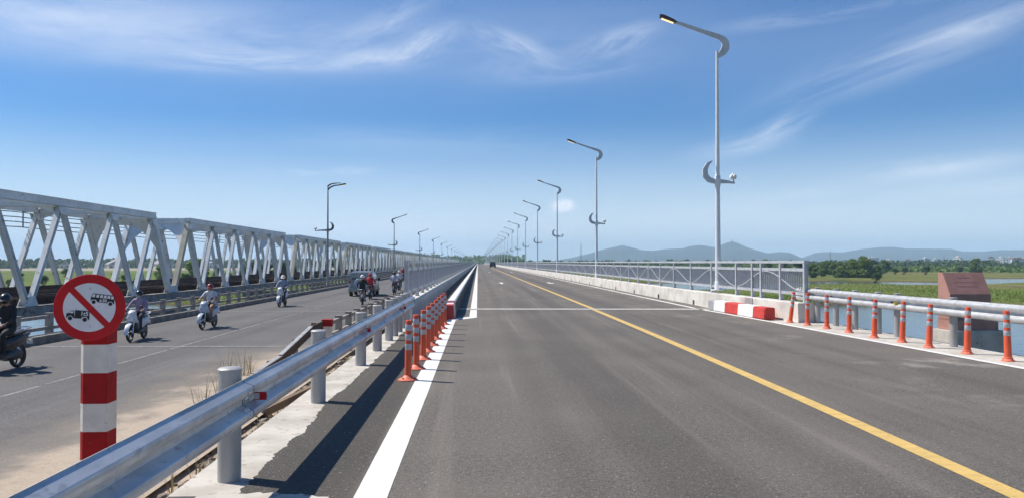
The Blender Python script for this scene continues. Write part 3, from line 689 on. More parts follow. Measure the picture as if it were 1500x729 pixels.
# ------------------------------------------------------------------ street lamps
def ribbon(pts, wid, th, t):
    """flat curved blade in the X-Z plane: centre points, width in plane, thickness along the road"""
    n = len(pts); vs = []
    for i in range(n):
        p = Vector(pts[i]); d = (Vector(pts[min(i+1,n-1)])-Vector(pts[max(i-1,0)])).normalized(); nrm = Vector((-d.y, d.x))
        for s_, y in ((1,-th/2),(-1,-th/2),(-1,th/2),(1,th/2)):
            q = p+nrm*s_*wid[i]/2; vs.append((q.x, y, q.y))
    fs = [(3,2,1,0), tuple((n-1)*4+k for k in range(4))]
    for i in range(n-1):
        for k in range(4): k2 = (k+1) % 4; fs.append((i*4+k, i*4+k2, (i+1)*4+k2, (i+1)*4+k))
    return t.add(vs, fs)
def lamp_proto(name, sgn, poleM, armM, headM, base_z, top, first_old=False, arm_len=.62):
    e = thing(name, (0,0,0), 'x', 'street lamp')
    t = MB(); t.tube([(0,0,base_z),(0,0,base_z+.03),(0,0,4.4),(0,0,top)], [.105,.105,.078,.05], 14); t.build('pole', M[poleM], e, smooth=40)
    t = MB(); t.box(-.2,.2,-.2,.2,base_z-.02,base_z+.025); t.lathe([(.13,base_z+.025),(.12,base_z+.30),(.1,base_z+.34)], n=12); t.build('base_plate', M[poleM], e, smooth=40)
    if not first_old:
        # crescent arm: starts low beside the pole, bows outwards and sweeps back over the road
        key = [(.03,top-.20,.10),(.14,top-.11,.20),(.26,top+.03,.27),(.315,top+.20,.27),(.26,top+.38,.22),(.12,top+.49,.17),(-.10,top+.57,.15),(-.5,top+.70,.12),(-1.0,top+.865,.10),(-1.5,top+1.03,.08)]
        pts = []; wd_ = []
        for i in range(len(key)-1):
            for k in range(4):
                u = k/4; p0 = key[max(i-1,0)]; p1 = key[i]; p2 = key[i+1]; p3 = key[min(i+2,len(key)-1)]
                cr = lambda a,b,c,d: .5*((2*b)+(-a+c)*u+(2*a-5*b+4*c-d)*u*u+(-a+3*b-3*c+d)*u**3)
                pts.append((sgn*cr(p0[0],p1[0],p2[0],p3[0]), cr(p0[1],p1[1],p2[1],p3[1]))); wd_.append(cr(p0[2],p1[2],p2[2],p3[2]))
        pts.append((sgn*key[-1][0], key[-1][1])); wd_.append(key[-1][2])
        t = MB(); ribbon(pts, wd_, .09, t); t.build('arm', M[armM], e, smooth=35)
        hx, hz = -1.45, top+1.01; sl = .33
    else:
        t = MB(); ribbon([(0,top-.25),(sgn*-.25,top-.02),(sgn*-.6,top+.12),(sgn*-1.0,top+.16)], [.12,.12,.10,.09], .1, t)
        ribbon([(0,top-.02),(sgn*-.02,top+.10),(sgn*-.3,top+.26),(sgn*-.7,top+.33),(sgn*-1.15,top+.34)], [.10,.12,.10,.08,.05], .1, t); t.build('arm', M[armM], e, smooth=35)
        hx, hz, sl = -.95, top+.15, .16
    def H_(u, v): return (sgn*(hx-u*math.cos(sl)-v*math.sin(sl)*0), hz+u*math.sin(sl)+v)
    t = MB(); sec = [(.0,.05,.03,.05),(.12,.10,.05,.10),(.5,.12,.06,.15),(.66,.08,.03,.12)]
    vs = []
    for u, hw, dn, up in sec:
        for y, v in ((-hw,-dn),(hw,-dn),(hw*.8,up*.6),(-hw*.8,up*.6)):
            x, z = H_(u, v); vs.append((x, y, z))
    fs = [(0,1,2,3),(12,15,14,13)]
    for i in range(3):
        for k in range(4): k2 = (k+1) % 4; fs.append((i*4+k, (i+1)*4+k, (i+1)*4+k2, i*4+k2))
    t.add(vs, fs); h = t.build('lamp_head', M[headM], e, bevel=.008)
    vs = []
    for u, hw, dn in ((.14,.075,.060),(.60,.085,.052)):
        for y in (-hw, hw):
            x, z = H_(u, -dn-.012); vs.append((x, y, z))
    t = MB(); t.add(vs, [(0,1,3,2)]); t.build('led_panel', M['led'], h, fix=False)
    # ornamental crescent with a flower lamp half way up
    cz = 4.5 if not first_old else 4.6
    key = [(-.20,cz+.60),(-.36,cz+.48),(-.46,cz+.28),(-.44,cz+.06),(-.31,cz-.08),(-.12,cz-.13),(.1,cz-.135),(arm_len*.6,cz-.15),(arm_len,cz-.19)]
    wk = [.03,.12,.18,.20,.19,.17,.15,.10,.05]
    t = MB(); ribbon([(sgn*x, z) for x, z in key], wk, .09, t); t.build('crescent', M[armM], e, smooth=45)
    t = MB(); t.lathe([(.075,cz-.34),(.10,cz-.30),(.11,cz-.12),(.10,cz+.06),(.075,cz+.10)], n=14); t.build('collar', M[poleM], e, smooth=40)
    t = MB(); ax = sgn*(arm_len-.06); t.lathe([(.02,cz-.18),(.05,cz-.12),(.03,cz-.07),(.02,cz-.05)], (ax,0,0), 10); fl_ = t.build('flower_stem', M[armM], e, smooth=40)
    t = MB()
    for k in range(5):
        a = k*1.2566; t.ball((ax+.075*math.cos(a), .075*math.sin(a), cz+.03), .058, 6, sc=(1,1,1.5))
    t.ball((ax,0,cz+.12), .05, 6); t.build('flower_lamp', M['glass_white'], fl_, smooth=60)
    return e
pr = lamp_proto('street_lamp', 1, 'lamp', 'lamp_arm', 'lamp_head', .5, 9.05)
pr.location = (8.42, 27.3, 0)
for k in range(32):
    o = pr if k == 0 else copy_tree(pr)
    y = 27.3*(k+1); o.location = (parx(y)+.27, y, 0 if k else .12)
    tag(o, 'tall silver street lamp with swan-neck arm, nearest one on the right parapet' if k == 0 else f'silver street lamp with swan-neck arm, {nth(k)} from the front along the right parapet', 'street lamp', 'silver street lamps along the right parapet')
po = lamp_proto('street_lamp', -1, 'lamp_pole_old', 'lamp_dark', 'lamp_dark', -.55, 8.05, arm_len=.95)
pf = lamp_proto('street_lamp', -1, 'lamp_pole_old', 'lamp_dark', 'lamp_dark', -.55, 8.35, True, 1.15)
pf.location = (-13.45, 70, 0); tag(pf, 'dark street lamp with a double blade arm, nearest one on the old bridge railing', None, 'dark street lamps along the old bridge')
for k in range(1, 16):
    o = po if k == 1 else copy_tree(po)
    o.location = (-13.45, 70+55.*k, 0)
    tag(o, f'dark street lamp with a hooked arm, {nth(k)} from the front along the old bridge railing', 'street lamp', 'dark street lamps along the old bridge')

# ------------------------------------------------------------------ railway truss
XN, XF, ZB_, ZT = -22., -26.4, -.80, 4.72
PANEL, NP = 5.8, 6
def hsec(t, p, q, w_=.34, d_=.30, th=.035, up=(1,0,0)):
    """H-section member: two flanges and a web"""
    p = Vector(p); q = Vector(q); dr = (q-p).normalized(); u = Vector(up); a = dr.cross(u).normalized()
    for s_ in (-1, 1): t.bar(p+a*s_*(w_/2-th/2), q+a*s_*(w_/2-th/2), th, d_, up)
    t.bar(p, q, w_-2*th-.002, th, up)
def truss_span(detail):
    e = thing('truss_span', (0,0,0), 'x', 'truss bridge', 'railway truss spans beside the old road')
    L = PANEL*NP; bn = [k*PANEL for k in range(NP+1)]; tn = [PANEL/2+k*PANEL for k in range(NP)]
    mem = {}
    def put(name, mb, mm): 
        if detail: return mb.build(name, M[mm], e)
        q = mem.setdefault((name, mm), MB()); q.add(mb.v, mb.f)
    for X in (XN, XF):
        t = MB(); t.box(X-.17, X+.17, tn[0]-.12, tn[-1]+.12, ZT-.17, ZT+.20); t.box(X-.21,X+.21,tn[0]-.14,tn[-1]+.14,ZT+.202,ZT+.225); put('top_chord', t, 'truss')
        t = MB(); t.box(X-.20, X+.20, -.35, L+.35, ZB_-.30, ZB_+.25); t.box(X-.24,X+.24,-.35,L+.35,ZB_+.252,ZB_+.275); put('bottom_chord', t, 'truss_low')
        for i in range(NP):
            for a, b in ((bn[i], tn[i]), (tn[i], bn[i+1])):
                t = MB(); d = .01 if a < b else 0
                endp = (i == 0 and b == tn[0]) or (i == NP-1 and a == tn[-1])
                za, zb_ = (ZB_+.1, ZT-.1) if a in bn and b in tn else (ZT-.1, ZB_+.1)
                if endp: 
                    t.bar((X,a,za),(X,b,zb_), .36, .34, (1,0,0)); put('end_post', t, 'truss_warm' if (i == 0 and X == XN) else 'truss')
                else: hsec(t, (X+(.0 if i % 2 else .003),a,za),(X,b,zb_), .25+.04*(i in (0,5)), .25); put('diagonal', t, 'truss')
        for y in tn: t = MB(); t.prism([(y-.55,ZT-.22),(y+.55,ZT-.22),(y+.28,ZT-.62),(y-.28,ZT-.62)], X+.155, X+.185, 'x'); put('gusset_plate', t, 'truss'); t = MB(); t.prism([(y-.55,ZT-.22),(y+.55,ZT-.22),(y+.28,ZT-.62),(y-.28,ZT-.62)], X-.185, X-.155, 'x'); put('gusset_plate', t, 'truss')
        for y in bn: t = MB(); t.prism([(y-.6,ZB_+.275),(y+.6,ZB_+.275),(y+.30,ZB_+.75),(y-.30,ZB_+.75)], X+.155, X+.185, 'x'); put('gusset_plate', t, 'truss'); t = MB(); t.prism([(y-.6,ZB_+.275),(y+.6,ZB_+.275),(y+.30,ZB_+.75),(y-.30,ZB_+.75)], X-.185, X-.155, 'x'); put('gusset_plate', t, 'truss')
    # arched portals and sway frames
    def arch(y, lean, h0, h1, name):
        t = MB(); n = 18; vs = []
        for i in range(n+1):
            u = i/n; x = XF+.2+(XN-XF-.4)*u; s_ = abs(2*u-1); dp = h0+h1*max(0, s_-.25)**2.2/.75**2.2
            for z in (0., dp):
                for th in (-.05, .05): vs.append((x, y+lean*z+th, ZT-.2-z))
        fs = []
        for i in range(n):
            a = 4*i; b = a+4
            fs += [(a,b,b+2,a+2),(a+1,a+3,b+3,b+1),(a+2,b+2,b+3,a+3),(a,a+1,b+1,b)]
        fs += [(0,2,3,1),(4*n,4*n+1,4*n+3,4*n+2)]; t.add(vs, fs)
        t.box(XF+.2, XN-.2, y-.13, y+.13, ZT-.2+.002, ZT+.2); put(name, t, 'truss')
    sl = PANEL/2/(ZT-ZB_)
    arch(tn[0], -sl, .42, 1.5, 'portal'); arch(tn[-1], sl, .42, 1.5, 'portal')
    for y in tn[1:-1]: arch(y, 0, .04, .30, 'sway_frame')
    t = MB()
    for i in range(NP-1):
        t.bar((XN,tn[i],ZT+.05),(XF,tn[i+1],ZT+.05),.14,.10); t.bar((XF,tn[i],ZT-.06),(XN,tn[i+1],ZT-.06),.14,.10)
    put('top_lateral_bracing', t, 'truss')
    # floor: cross girders, stringers, sleepers, rails, walkway
    t = MB()
    for y in bn: t.box(XF+.2, XN-.2, y-.15, y+.15, ZB_-.25, ZB_+.2)
    for x in (-23.55, -24.85): t.box(x-.12, x+.12, -.3, L+.3, ZB_+.201, ZB_+.55)
    y = 0.
    while y < L: t.box(-25.6, -22.8, y, y+.22, ZB_+.552, ZB_+.72); y += .6
    for x in (-23.7, -24.7): t.box(x-.035, x+.035, -.3, L+.3, ZB_+.722, ZB_+.86)
    put('track_floor', t, 'rust')
    t = MB(); t.box(-25.95, -25.65, -.3, L+.3, ZB_+.60, ZB_+.66)
    t.bar((-26.12,-.3,.10),(-26.12,L+.3,.10),.09,.26); t.bar((-22.52,-.3,-.15),(-22.52,L+.3,-.15),.05,.10)
    y = 0.
    while y <= L: t.box(-26.14,-26.08,y,y+.06,ZB_+.3,.1); t.box(-22.55,-22.49,y,y+.06,ZB_+.3,-.1); y += 1.45
    put('walkway', t, 'rust')
    t = MB()
    for y in (tn[0], tn[2], tn[4]):
        t.bar((XF,y,4.62),(-27.3,y,4.62),.07,.07); t.bar((-27.25,y,4.62),(-27.25,y,3.7),.06,.06)
    put('cable_bracket', t, 'lamp_pole_old')
    if not detail:
        mats = sorted(set(k[1] for k in mem)); q = MB()
        for (nm, mm), z in mem.items(): q.add(z.v, z.f, mats.index(mm))
        bpy.data.objects.remove(e); e = q.build('truss_span', [M[k] for k in mats]); tag(e, 'x', 'truss bridge', 'railway truss spans beside the old road')
    return e
near = truss_span(True); near.location = (0, 21.5, 0)
tag(near, 'pale grey railway truss span behind the striped sign post, nearest and cut by the frame')
desc = {1:'pale railway truss span behind the rider with maroon helmet, second in the row', 2:'pale railway truss span just left of the nearest dark street lamp, third along the row'}
farp = None
for k in range(1, 25):
    if k < 4: o = copy_tree(near)
    elif farp is None: farp = o = truss_span(False)
    else: o = copy_tree(farp)
    o.location = (0, 21.5+35.4*k, 0)
    o['label'] = desc.get(k, f'pale grey railway truss span, {nth(k)} from the front in the row')
for i, (x, z) in enumerate(((-27.3,4.60),(-27.25,4.30),(-27.3,4.02),(-27.2,3.72))):
    t = MB(); pts = []; y = 15.
    while y < 880:
        s_ = ((y-24.4) % 11.6)/11.6; pts.append((x, y, z-.10*4*s_*(1-s_))); y += 2.9
    t.tube(pts, .028, 5)
    tag(t.build('power_cable', M['cable'], smooth=60), ['topmost','second highest','third highest','lowest'][i]+' of the four black cables strung along the far side of the railway truss', 'cable', 'cables along the railway truss')

# ------------------------------------------------------------------ old road railings
def old_railing(x, y0, label, tips):
    e = thing('concrete_railing', (x,y0,-.8), label, 'railing')
    pm = MB(); pm.box(-.09,.09,-.09,.09,0,.80); pm.box(-.105,.105,-.105,.105,.80,.83)
    pme = pm.mesh('railing_post', M['old_rail'])
    ys = []; y = y0
    while y < FAR: ys.append(y); y += 1.75
    for y in ys[:100]:
        o = bpy.data.objects.new('post', pme); COL.objects.link(o); o.parent = e; o.location = (0, y-y0, 0)
    t = MB()
    for y in ys[100:]: t.box(x-.11,x+.11,y-.11,y+.11,-.8,.02)
    tag(t.build('post', M['old_rail'], e, world=True, fix=False), kind='stuff')
    for nm, z in (('top_rail', -.09), ('middle_rail', -.44)):
        t = MB()
        for a, b in zip(ys, ys[1:]): t.box(x-.05,x+.05,a+.092,b-.092,z-.05,z+.05)
        t.build(nm, M['old_rail'], e, world=True, fix=False)
    if tips:
        t = MB(); t.box(x-.135,x+.135,y0-.135,y0+.135,-.15,.035); t.build('red_cap', M['red_post'], e, world=True)
        t = MB(); t.box(x-.115,x+.115,y0-.115,y0+.115,-.45,-.152); t.build('white_band', M['white_post'], e, world=True)
    return e
old_railing(-13.45, 23.2, 'weathered grey concrete railing along the far edge of the old road', False)
old_railing(-4.15, 21.6, 'weathered concrete railing with red capped end post between the two roads', True)
# older turned-down steel rail
e = thing('old_guardrail', (-4.4,18.5,-.82), 'rusty turned-down end of an old steel rail, in the verge left of the guardrail', 'old guardrail')
t = MB(); t.bar((-4.7,16.6,-.82),(-4.5,17.9,-.62),.05,.16); t.bar((-4.5,17.9,-.62),(-4.3,20.2,-.16),.05,.22); t.bar((-4.3,20.2,-.16),(-4.25,21.4,-.12),.05,.24); t.build('rail', M['rust'], e, world=True)
for x, y, z in ((-4.55,17.6,-.6),(-4.38,19.3,-.28),(-4.27,20.9,-.0)):
    t = MB(); t.box(x-.16,x-.06,y-.07,y+.07,-.9,z); t.build('post', M['wood'], e, world=True)
t = MB(); t.bar((-4.72,16.55,-.735),(-4.5,17.9,-.53),.10,.02); t.bar((-4.5,17.9,-.505),(-4.3,20.2,-.045),.10,.02); t.build('painted_lit_edge', M['galv_post'], e, world=True)  # pale strip laid on the rail's top edge, sunlight painted as colour
# plank and rubble in the gap
t = MB(); t.bar((-2.9,9.5,-.86),(-2.32,11.6,-.28),.16,.045); tag(t.build('plank', M['wood'], bevel=.004), 'weathered timber plank leaning on the edge of the concrete strip', 'plank')
t = MB(); t.bar((-3.4,12.5,-.78),(-2.5,13.7,-.42),.12,.12); t.bar((-3.1,12.2,-.84),(-2.6,12.35,-.80),.12,.1)
tag(t.build('timber_beam', M['wood'], bevel=.005), 'broken brown timber beam lying in the gap behind the guardrail posts', 'timber')
rr = random.Random(3); t = MB()
for i in range(2200):
    y = rr.uniform(3, 20.5); x = rr.choice((rr.uniform(-2.8,-2.17), rr.uniform(-4.2,-2.2))); s_ = rr.uniform(.012,.05)*(2.4 if rr.random() < .09 else 1)
    o0 = len(t.v); t.ball((x,y,-.85+s_*.2), s_, 4, sc=(rr.uniform(.7,1.5),rr.uniform(.7,1.5),rr.uniform(.5,.9)))
    for j in range(o0, len(t.v)):
        p = t.v[j]; t.v[j] = (p[0]+rr.uniform(-.3,.3)*s_, p[1]+rr.uniform(-.3,.3)*s_, p[2]+rr.uniform(-.2,.2)*s_)
tag(t.build('rubble', M['rock'], fix=False), 'small stones and broken concrete in the verge behind the guardrail', 'rubble', kind='stuff')
def blades(t, x, y, z, h, n, spread, rr, wdt=.012, droop=.5):
    for i in range(n):
        a = rr.uniform(0, 6.28); l = h*rr.uniform(.5,1.1); dx, dy = math.cos(a), math.sin(a); o = rr.uniform(0, spread)
        bx_, by_ = x+dx*o*.4, y+dy*o*.4; w_ = wdt*rr.uniform(.6,1.4); px_, py_ = -dy*w_, dx*w_
        m1 = (bx_+dx*spread*.3, by_+dy*spread*.3, z+l*.6); tp = (bx_+dx*spread*droop*1.6, by_+dy*spread*droop*1.6, z+l*rr.uniform(.8,1.))
        t.add([(bx_-px_,by_-py_,z),(bx_+px_,by_+py_,z),(m1[0]+px_*.7,m1[1]+py_*.7,m1[2]),(m1[0]-px_*.7,m1[1]-py_*.7,m1[2]),tp], [(0,1,2,3),(3,2,4)])
t = MB()
for i in range(260):
    y = rr.uniform(5, 19); blades(t, rr.uniform(-3.0,-2.3) if rr.random() < .6 else rr.uniform(-4.6,-2.4), y, -.86, rr.uniform(.12,.35), 14, rr.uniform(.06,.2), rr, .005)
for x, y in ((-4.9,15.4),(-4.6,14.2),(-5.0,16.8),(-4.3,12.4)): 
    blades(t, x, y, -.8, .75, 26, .35, rr, .004); blades(t, x+.1, y+.2, -.8, .5, 20, .3, rr, .004)
tag(t.build('dry_weeds', M['dry'], fix=False), 'dry yellow weeds growing in the verge behind the guardrail', 'weeds', kind='stuff')

# ------------------------------------------------------------------ stone monument
e = thing('stone_monument', (11.5,17.8,-4.6), 'red-brown granite monument with a sloped face on a grey concrete plinth, behind the right guardrail', 'monument')
t = MB(); t.box(10.90,12.22,17.42,18.12,-4.6,.03); t.build('concrete_base', M['concrete'], e, world=True, bevel=.015)
t = MB(); t.box(10.98,12.10,17.50,18.05,.03,.27); t.build('plinth', M['granite'], e, world=True, bevel=.008)
t = MB(); t.prism([(17.55,.27),(18.02,.27),(18.02,1.36),(17.84,1.36),(17.55,.86)], 10.98, 11.96, 'x'); sl_ = t.build('slab', M['granite'], e, world=True, bevel=.006)
t = MB()
for i, (a, b2) in enumerate(((.32,.62),(.2,.78),(.26,.70))):
    u0 = .22+.2*i; x = 10.98+.98*a
    while x < 10.98+.98*b2:
        l = rr.uniform(.03,.07); y0_, z0_ = 17.84-.29*u0, 1.36-.5*u0
        t.add([(x,y0_-.004,z0_),(x+l,y0_-.004,z0_),(x+l,y0_-.0155,z0_-.022),(x,y0_-.0155,z0_-.022)], [(0,1,2,3)]); x += l+.02
t.build('worn_inscription', M['granite_text'], sl_, fix=False).location = (-e.location.x, -e.location.y, -e.location.z)

# ------------------------------------------------------------------ motorbikes and riders
def wheel(parent, y, r, name):
    t = MB(); n = 28; pr_ = [(r-.055,-.038),(r-.015,-.036),(r,-.015),(r,.015),(r-.015,.036),(r-.055,.038)]
    vs = []; fs = []
    for k in range(n):
        a = 2*math.pi*k/n
        for q, xx in pr_: vs.append((xx, y+q*math.cos(a), r+q*math.sin(a)))
    for k in range(n):
        for j in range(6): fs.append((k*6+j, k*6+(j+1)%6, ((k+1)%n)*6+(j+1)%6, ((k+1)%n)*6+j))
    t.add(vs, fs); tw = t.build('tyre', M['tyre'], None, smooth=50)
    q = MB(); q.lathe([(.045,-.05),(.05,-.04),(.05,.04),(.045,.05)], (0,y,r), 12, axis='x')
    for k in range(5):
        a = k*1.2566; q.bar((0,y+.03*math.cos(a),r+.03*math.sin(a)),(0,y+(r-.05)*math.cos(a),r+(r-.05)*math.sin(a)),.03,.022,(1,0,0))
    vs = []; fs = []
    for k in range(n):
        a = 2*math.pi*k/n
        for qr, xx in ((r-.056,-.035),(r-.056,.035),(r-.075,.03),(r-.075,-.03)): vs.append((xx, y+qr*math.cos(a), r+qr*math.sin(a)))
    for k in range(n):
        for j in range(4): fs.append((k*4+j, k*4+(j+1)%4, ((k+1)%n)*4+(j+1)%4, ((k+1)%n)*4+j))
    q.add(vs, fs); w_ = bpy.data.objects.new(name, None); COL.objects.link(w_); w_.parent = parent; tw.parent = w_
    q.build('rim', M['rim_dark'], w_, smooth=40)
def motorbike(x, y, z, rz, label, paint, second='dark_plastic'):
    e = thing('motorbike', (x,y,z), label, 'motorbike', 'motorbikes on the roads', rz)
    wheel(e, .62, .285, 'front_wheel'); wheel(e, -.62, .275, 'rear_wheel')
    t = MB(); n = 10; vs = []; fs = []
    for i in range(n+1):
        a = R(-5+130*i/n)
        for xx, dr in ((-.075,0),(0,.02),(.075,0)): vs.append((xx, .62+(.325+dr)*math.cos(a), .285+(.325+dr)*math.sin(a)))
    for i in range(n):
        for j in range(2): fs.append((i*3+j, i*3+j+1, i*3+j+4, i*3+j+3))
    t.add(vs, fs); t.build('front_fender', M[paint], e, smooth=60, fix=False)
    t = MB()
    for s_ in (-1,1): t.tube([(s_*.085,.62,.285),(s_*.08,.50,.70)], .025, 8)
    t.tube([(0,.50,.68),(0,.43,.92)], .035, 8); t.build('fork', M['alloy'], e, smooth=40)
    # body: cross-sections along the length (y, half width low, half width high, z low, z high)
    def loft(secs, name, mm, sm=50):
        t = MB(); vs = []; k = 8
        for yy, wl, wh, zl, zh in secs:
            for u, v in ((-.6*wl,zl),(.6*wl,zl),(wl,zl+(zh-zl)*.2),(wh,zl+(zh-zl)*.75),(wh*.6,zh),(-wh*.6,zh),(-wh,zl+(zh-zl)*.75),(-wl,zl+(zh-zl)*.2)): vs.append((u, yy, v))
        fs = [tuple(range(k))[::-1], tuple((len(secs)-1)*k+j for j in range(k))]
        for i in range(len(secs)-1):
            for j in range(k): fs.append((i*k+j, i*k+(j+1)%k, (i+1)*k+(j+1)%k, (i+1)*k+j))
        return t.add(vs, fs).build(name, M[mm], e, smooth=sm)
    loft([(.56,.04,.05,.76,.86),(.53,.11,.13,.70,.93),(.45,.17,.15,.62,.97),(.37,.18,.13,.58,.95),(.31,.15,.11,.6,.9)], 'front_cowl', paint)
    loft([(.46,.10,.13,.36,.66),(.38,.17,.17,.30,.66),(.31,.18,.15,.32,.66)], 'leg_shield', second)
    loft([(.56,.05,.06,.88,.96),(.50,.13,.13,.86,1.02),(.40,.14,.12,.88,1.06),(.33,.08,.08,.92,1.05)], 'handlebar_cowl', paint)
    loft([(.32,.14,.14,.27,.36),(.1,.16,.16,.25,.36),(-.12,.16,.15,.25,.42),(-.3,.15,.13,.28,.48)], 'floorboard', second)
    loft([(-.02,.10,.12,.36,.68),(-.25,.16,.16,.40,.74),(-.55,.15,.17,.50,.78),(-.82,.10,.13,.62,.80),(-.98,.04,.06,.70,.79)], 'tail_body', paint)
    loft([(.0,.06,.09,.68,.74),(-.15,.12,.13,.73,.80),(-.5,.13,.14,.76,.84),(-.8,.09,.10,.79,.87)], 'seat', 'dark_plastic')
    loft([(-.2,.10,.10,.2,.4),(-.45,.12,.12,.2,.44),(-.68,.09,.09,.22,.4)], 'engine', 'dark_plastic')
    t = MB(); t.tube([(.15,-.1,.24),(.16,-.4,.25),(.17,-.55,.30)], [.025,.028,.05], 8); t.tube([(.17,-.5,.28),(.17,-.95,.40)], [.055,.06], 10); t.build('exhaust', M['alloy'], e, smooth=40)
    t = MB(); t.tube([(-.33,.36,1.0),(-.18,.42,1.02),(0,.44,1.0),(.18,.42,1.02),(.33,.36,1.0)], .016, 8); hb = t.build('handlebar', M['dark_plastic'], e, smooth=40)
    for s_ in (-1,1):
        t = MB(); t.tube([(s_*.2,.42,1.02),(s_*.27,.42,1.14)], .008, 6); mi = t.build('mirror', M['dark_plastic'], e, smooth=40)
        t = MB(); t.ball((s_*.29,.42,1.17), .055, 8, sc=(1,.4,.75)); t.build('mirror_head', M['dark_plastic'], mi, smooth=60)
    t = MB(); t.ball((0,.535,.945), .075, 8, sc=(1.1,.5,.6)); t.build('headlight', M['headlight'], e, smooth=60)
    for s_ in (-1,1):
        t = MB(); t.ball((s_*.13,.545,.80), .04, 6, sc=(1,.5,.7)); t.build('turn_signal', M['headlight'], e, smooth=60)
    t = MB(); t.ball((0,-.98,.745), .06, 8, sc=(1.1,.4,.6)); t.build('tail_light', M['lens_red'], e, smooth=60)
    t = MB(); t.box(-.07,.07,-1.06,-1.05,.50,.62); t.bar((0,-.9,.68),(0,-1.055,.55),.05,.02); t.build('number_plate', M['white'], e)
    t = MB(); t.tube([(-.12,-.62,.84),(-.13,-.9,.9),(0,-1.0,.91),(.13,-.9,.9),(.12,-.62,.84)], .014, 6); t.build('grab_rail', M['alloy'] if paint != 'bike_white' else M['white'], e, smooth=40)
    return e
for nm, c in (('bike_white',(.72,.73,.76)),('bike_black',(.015,.015,.017)),('bike_blue',(.50,.57,.68)),('bike_grey',(.12,.125,.13)),('shirt_lavender',(.34,.27,.38)),('shirt_white',(.70,.71,.74)),('shirt_black',(.018,.018,.02)),('shirt_red',(.55,.02,.03)),('shirt_blue',(.30,.36,.50)),('pants_dark',(.03,.032,.045)),('pants_khaki',(.24,.19,.13)),('helmet_maroon',(.22,.03,.03)),('helmet_white',(.72,.72,.72)),('helmet_black',(.02,.02,.022)),('helmet_red',(.5,.02,.02)),('shoe',(.05,.045,.04)),('mask_cloth',(.45,.5,.58))):
    M[nm] = mat(nm, c, tuple(x*.8 for x in c), 9, .3 if nm[:4] in ('bike','helm') else .8)
def stripe_mat():
    m, nt, P, oc = base('striped_shirt'); s_ = nd(nt, 'ShaderNodeSeparateXYZ'); nt.links.new(oc, s_.inputs[0])
    f = ramp(nt, mth(nt, 'SINE', mth(nt, 'MULTIPLY', s_.outputs[2], 70)), -.2, .2); setc(nt, P.inputs['Base Color'], mix(nt, f, (.66,.67,.72), (.24,.27,.42))); P.inputs['Roughness'].default_value = .85; return m
M['shirt_striped'] = stripe_mat()
_body = {}
def body_mesh(bare, sleeves):
    V = []; E = []; Rr = []
    def v(p, r, par=None):
        V.append(p); Rr.append(r); i = len(V)-1
        if par is not None: E.append((par, i))
        return i
    pel = v((0,-.30,.92), .135); sp_ = v((0,-.28,1.08), .125, pel); ch = v((0,-.23,1.28), .145, sp_); nk = v((0,-.19,1.44), .058, ch); hd = v((0,-.165,1.535), .088, nk); ht = v((0,-.165,1.63), .085, hd)
    v((0,-.07,1.525), .016, hd); v((0,-.085,1.475), .035, hd)
    for s_ in (-1,1):
        v((s_*.095,-.175,1.53), .018, hd)
        sh = v((s_*.185,-.21,1.36), .066, ch); el_ = v((s_*.30,-.03,1.14), .045, sh); wr = v((s_*.29,.25,1.045), .031, el_); pa = v((s_*.275,.335,1.035), .033, wr)
        for k, dx in enumerate((-.03,-.01,.012,.032)):
            a = v((s_*.275+dx*.9,.38,1.035), .0125, pa); b = v((s_*.275+dx,.405,1.01), .011, a); v((s_*.275+dx,.385,.985), .010, b)
        th_ = v((s_*.235,.345,1.02), .013, pa); v((s_*.225,.375,1.0), .011, th_)
        hp = v((s_*.10,-.26,.90), .098, pel); kn = v((s_*.17,.16,.83), .066, hp); an = v((s_*.15,.08,.42), .042, kn); hl = v((s_*.15,.10,.375), .042, an); v((s_*.16,.27,.355), .032, hl)
    me = bpy.data.meshes.new('rider_skeleton'); me.from_pydata(V, E, []); o = bpy.data.objects.new('rider_skeleton', me); COL.objects.link(o)
    md = o.modifiers.new('skin', 'SKIN'); md.use_smooth_shade = True; o.modifiers.new('sub', 'SUBSURF').levels = 1
    for i, r in enumerate(Rr):
        sv = me.skin_vertices[0].data[i]; sv.radius = (r, r); sv.use_root = i == 0
    dg = bpy.context.evaluated_depsgraph_get(); out = bpy.data.meshes.new_from_object(o.evaluated_get(dg)); bpy.data.objects.remove(o); bpy.data.meshes.remove(me)
    out.name = 'rider_body'; out.materials.clear()
    for _ in range(4): out.materials.append(None)
    mi = []
    for p in out.polygons:
        x, y, z = p.center; k = 1
        if z > 1.425 and abs(x) < .15: k = 0
        elif y > .27 and z > .95: k = 0
        elif not sleeves and abs(x) > .2 and y > -.06 and z > 1.0: k = 0
        elif z < .40: k = 3
        elif z < .96 and (y > -.34 or z < .93): k = 2
        if k == 2 and bare and (z < .76 or y > .08): k = 0
        mi.append(k)
    out.polygons.foreach_set('material_index', mi); return out
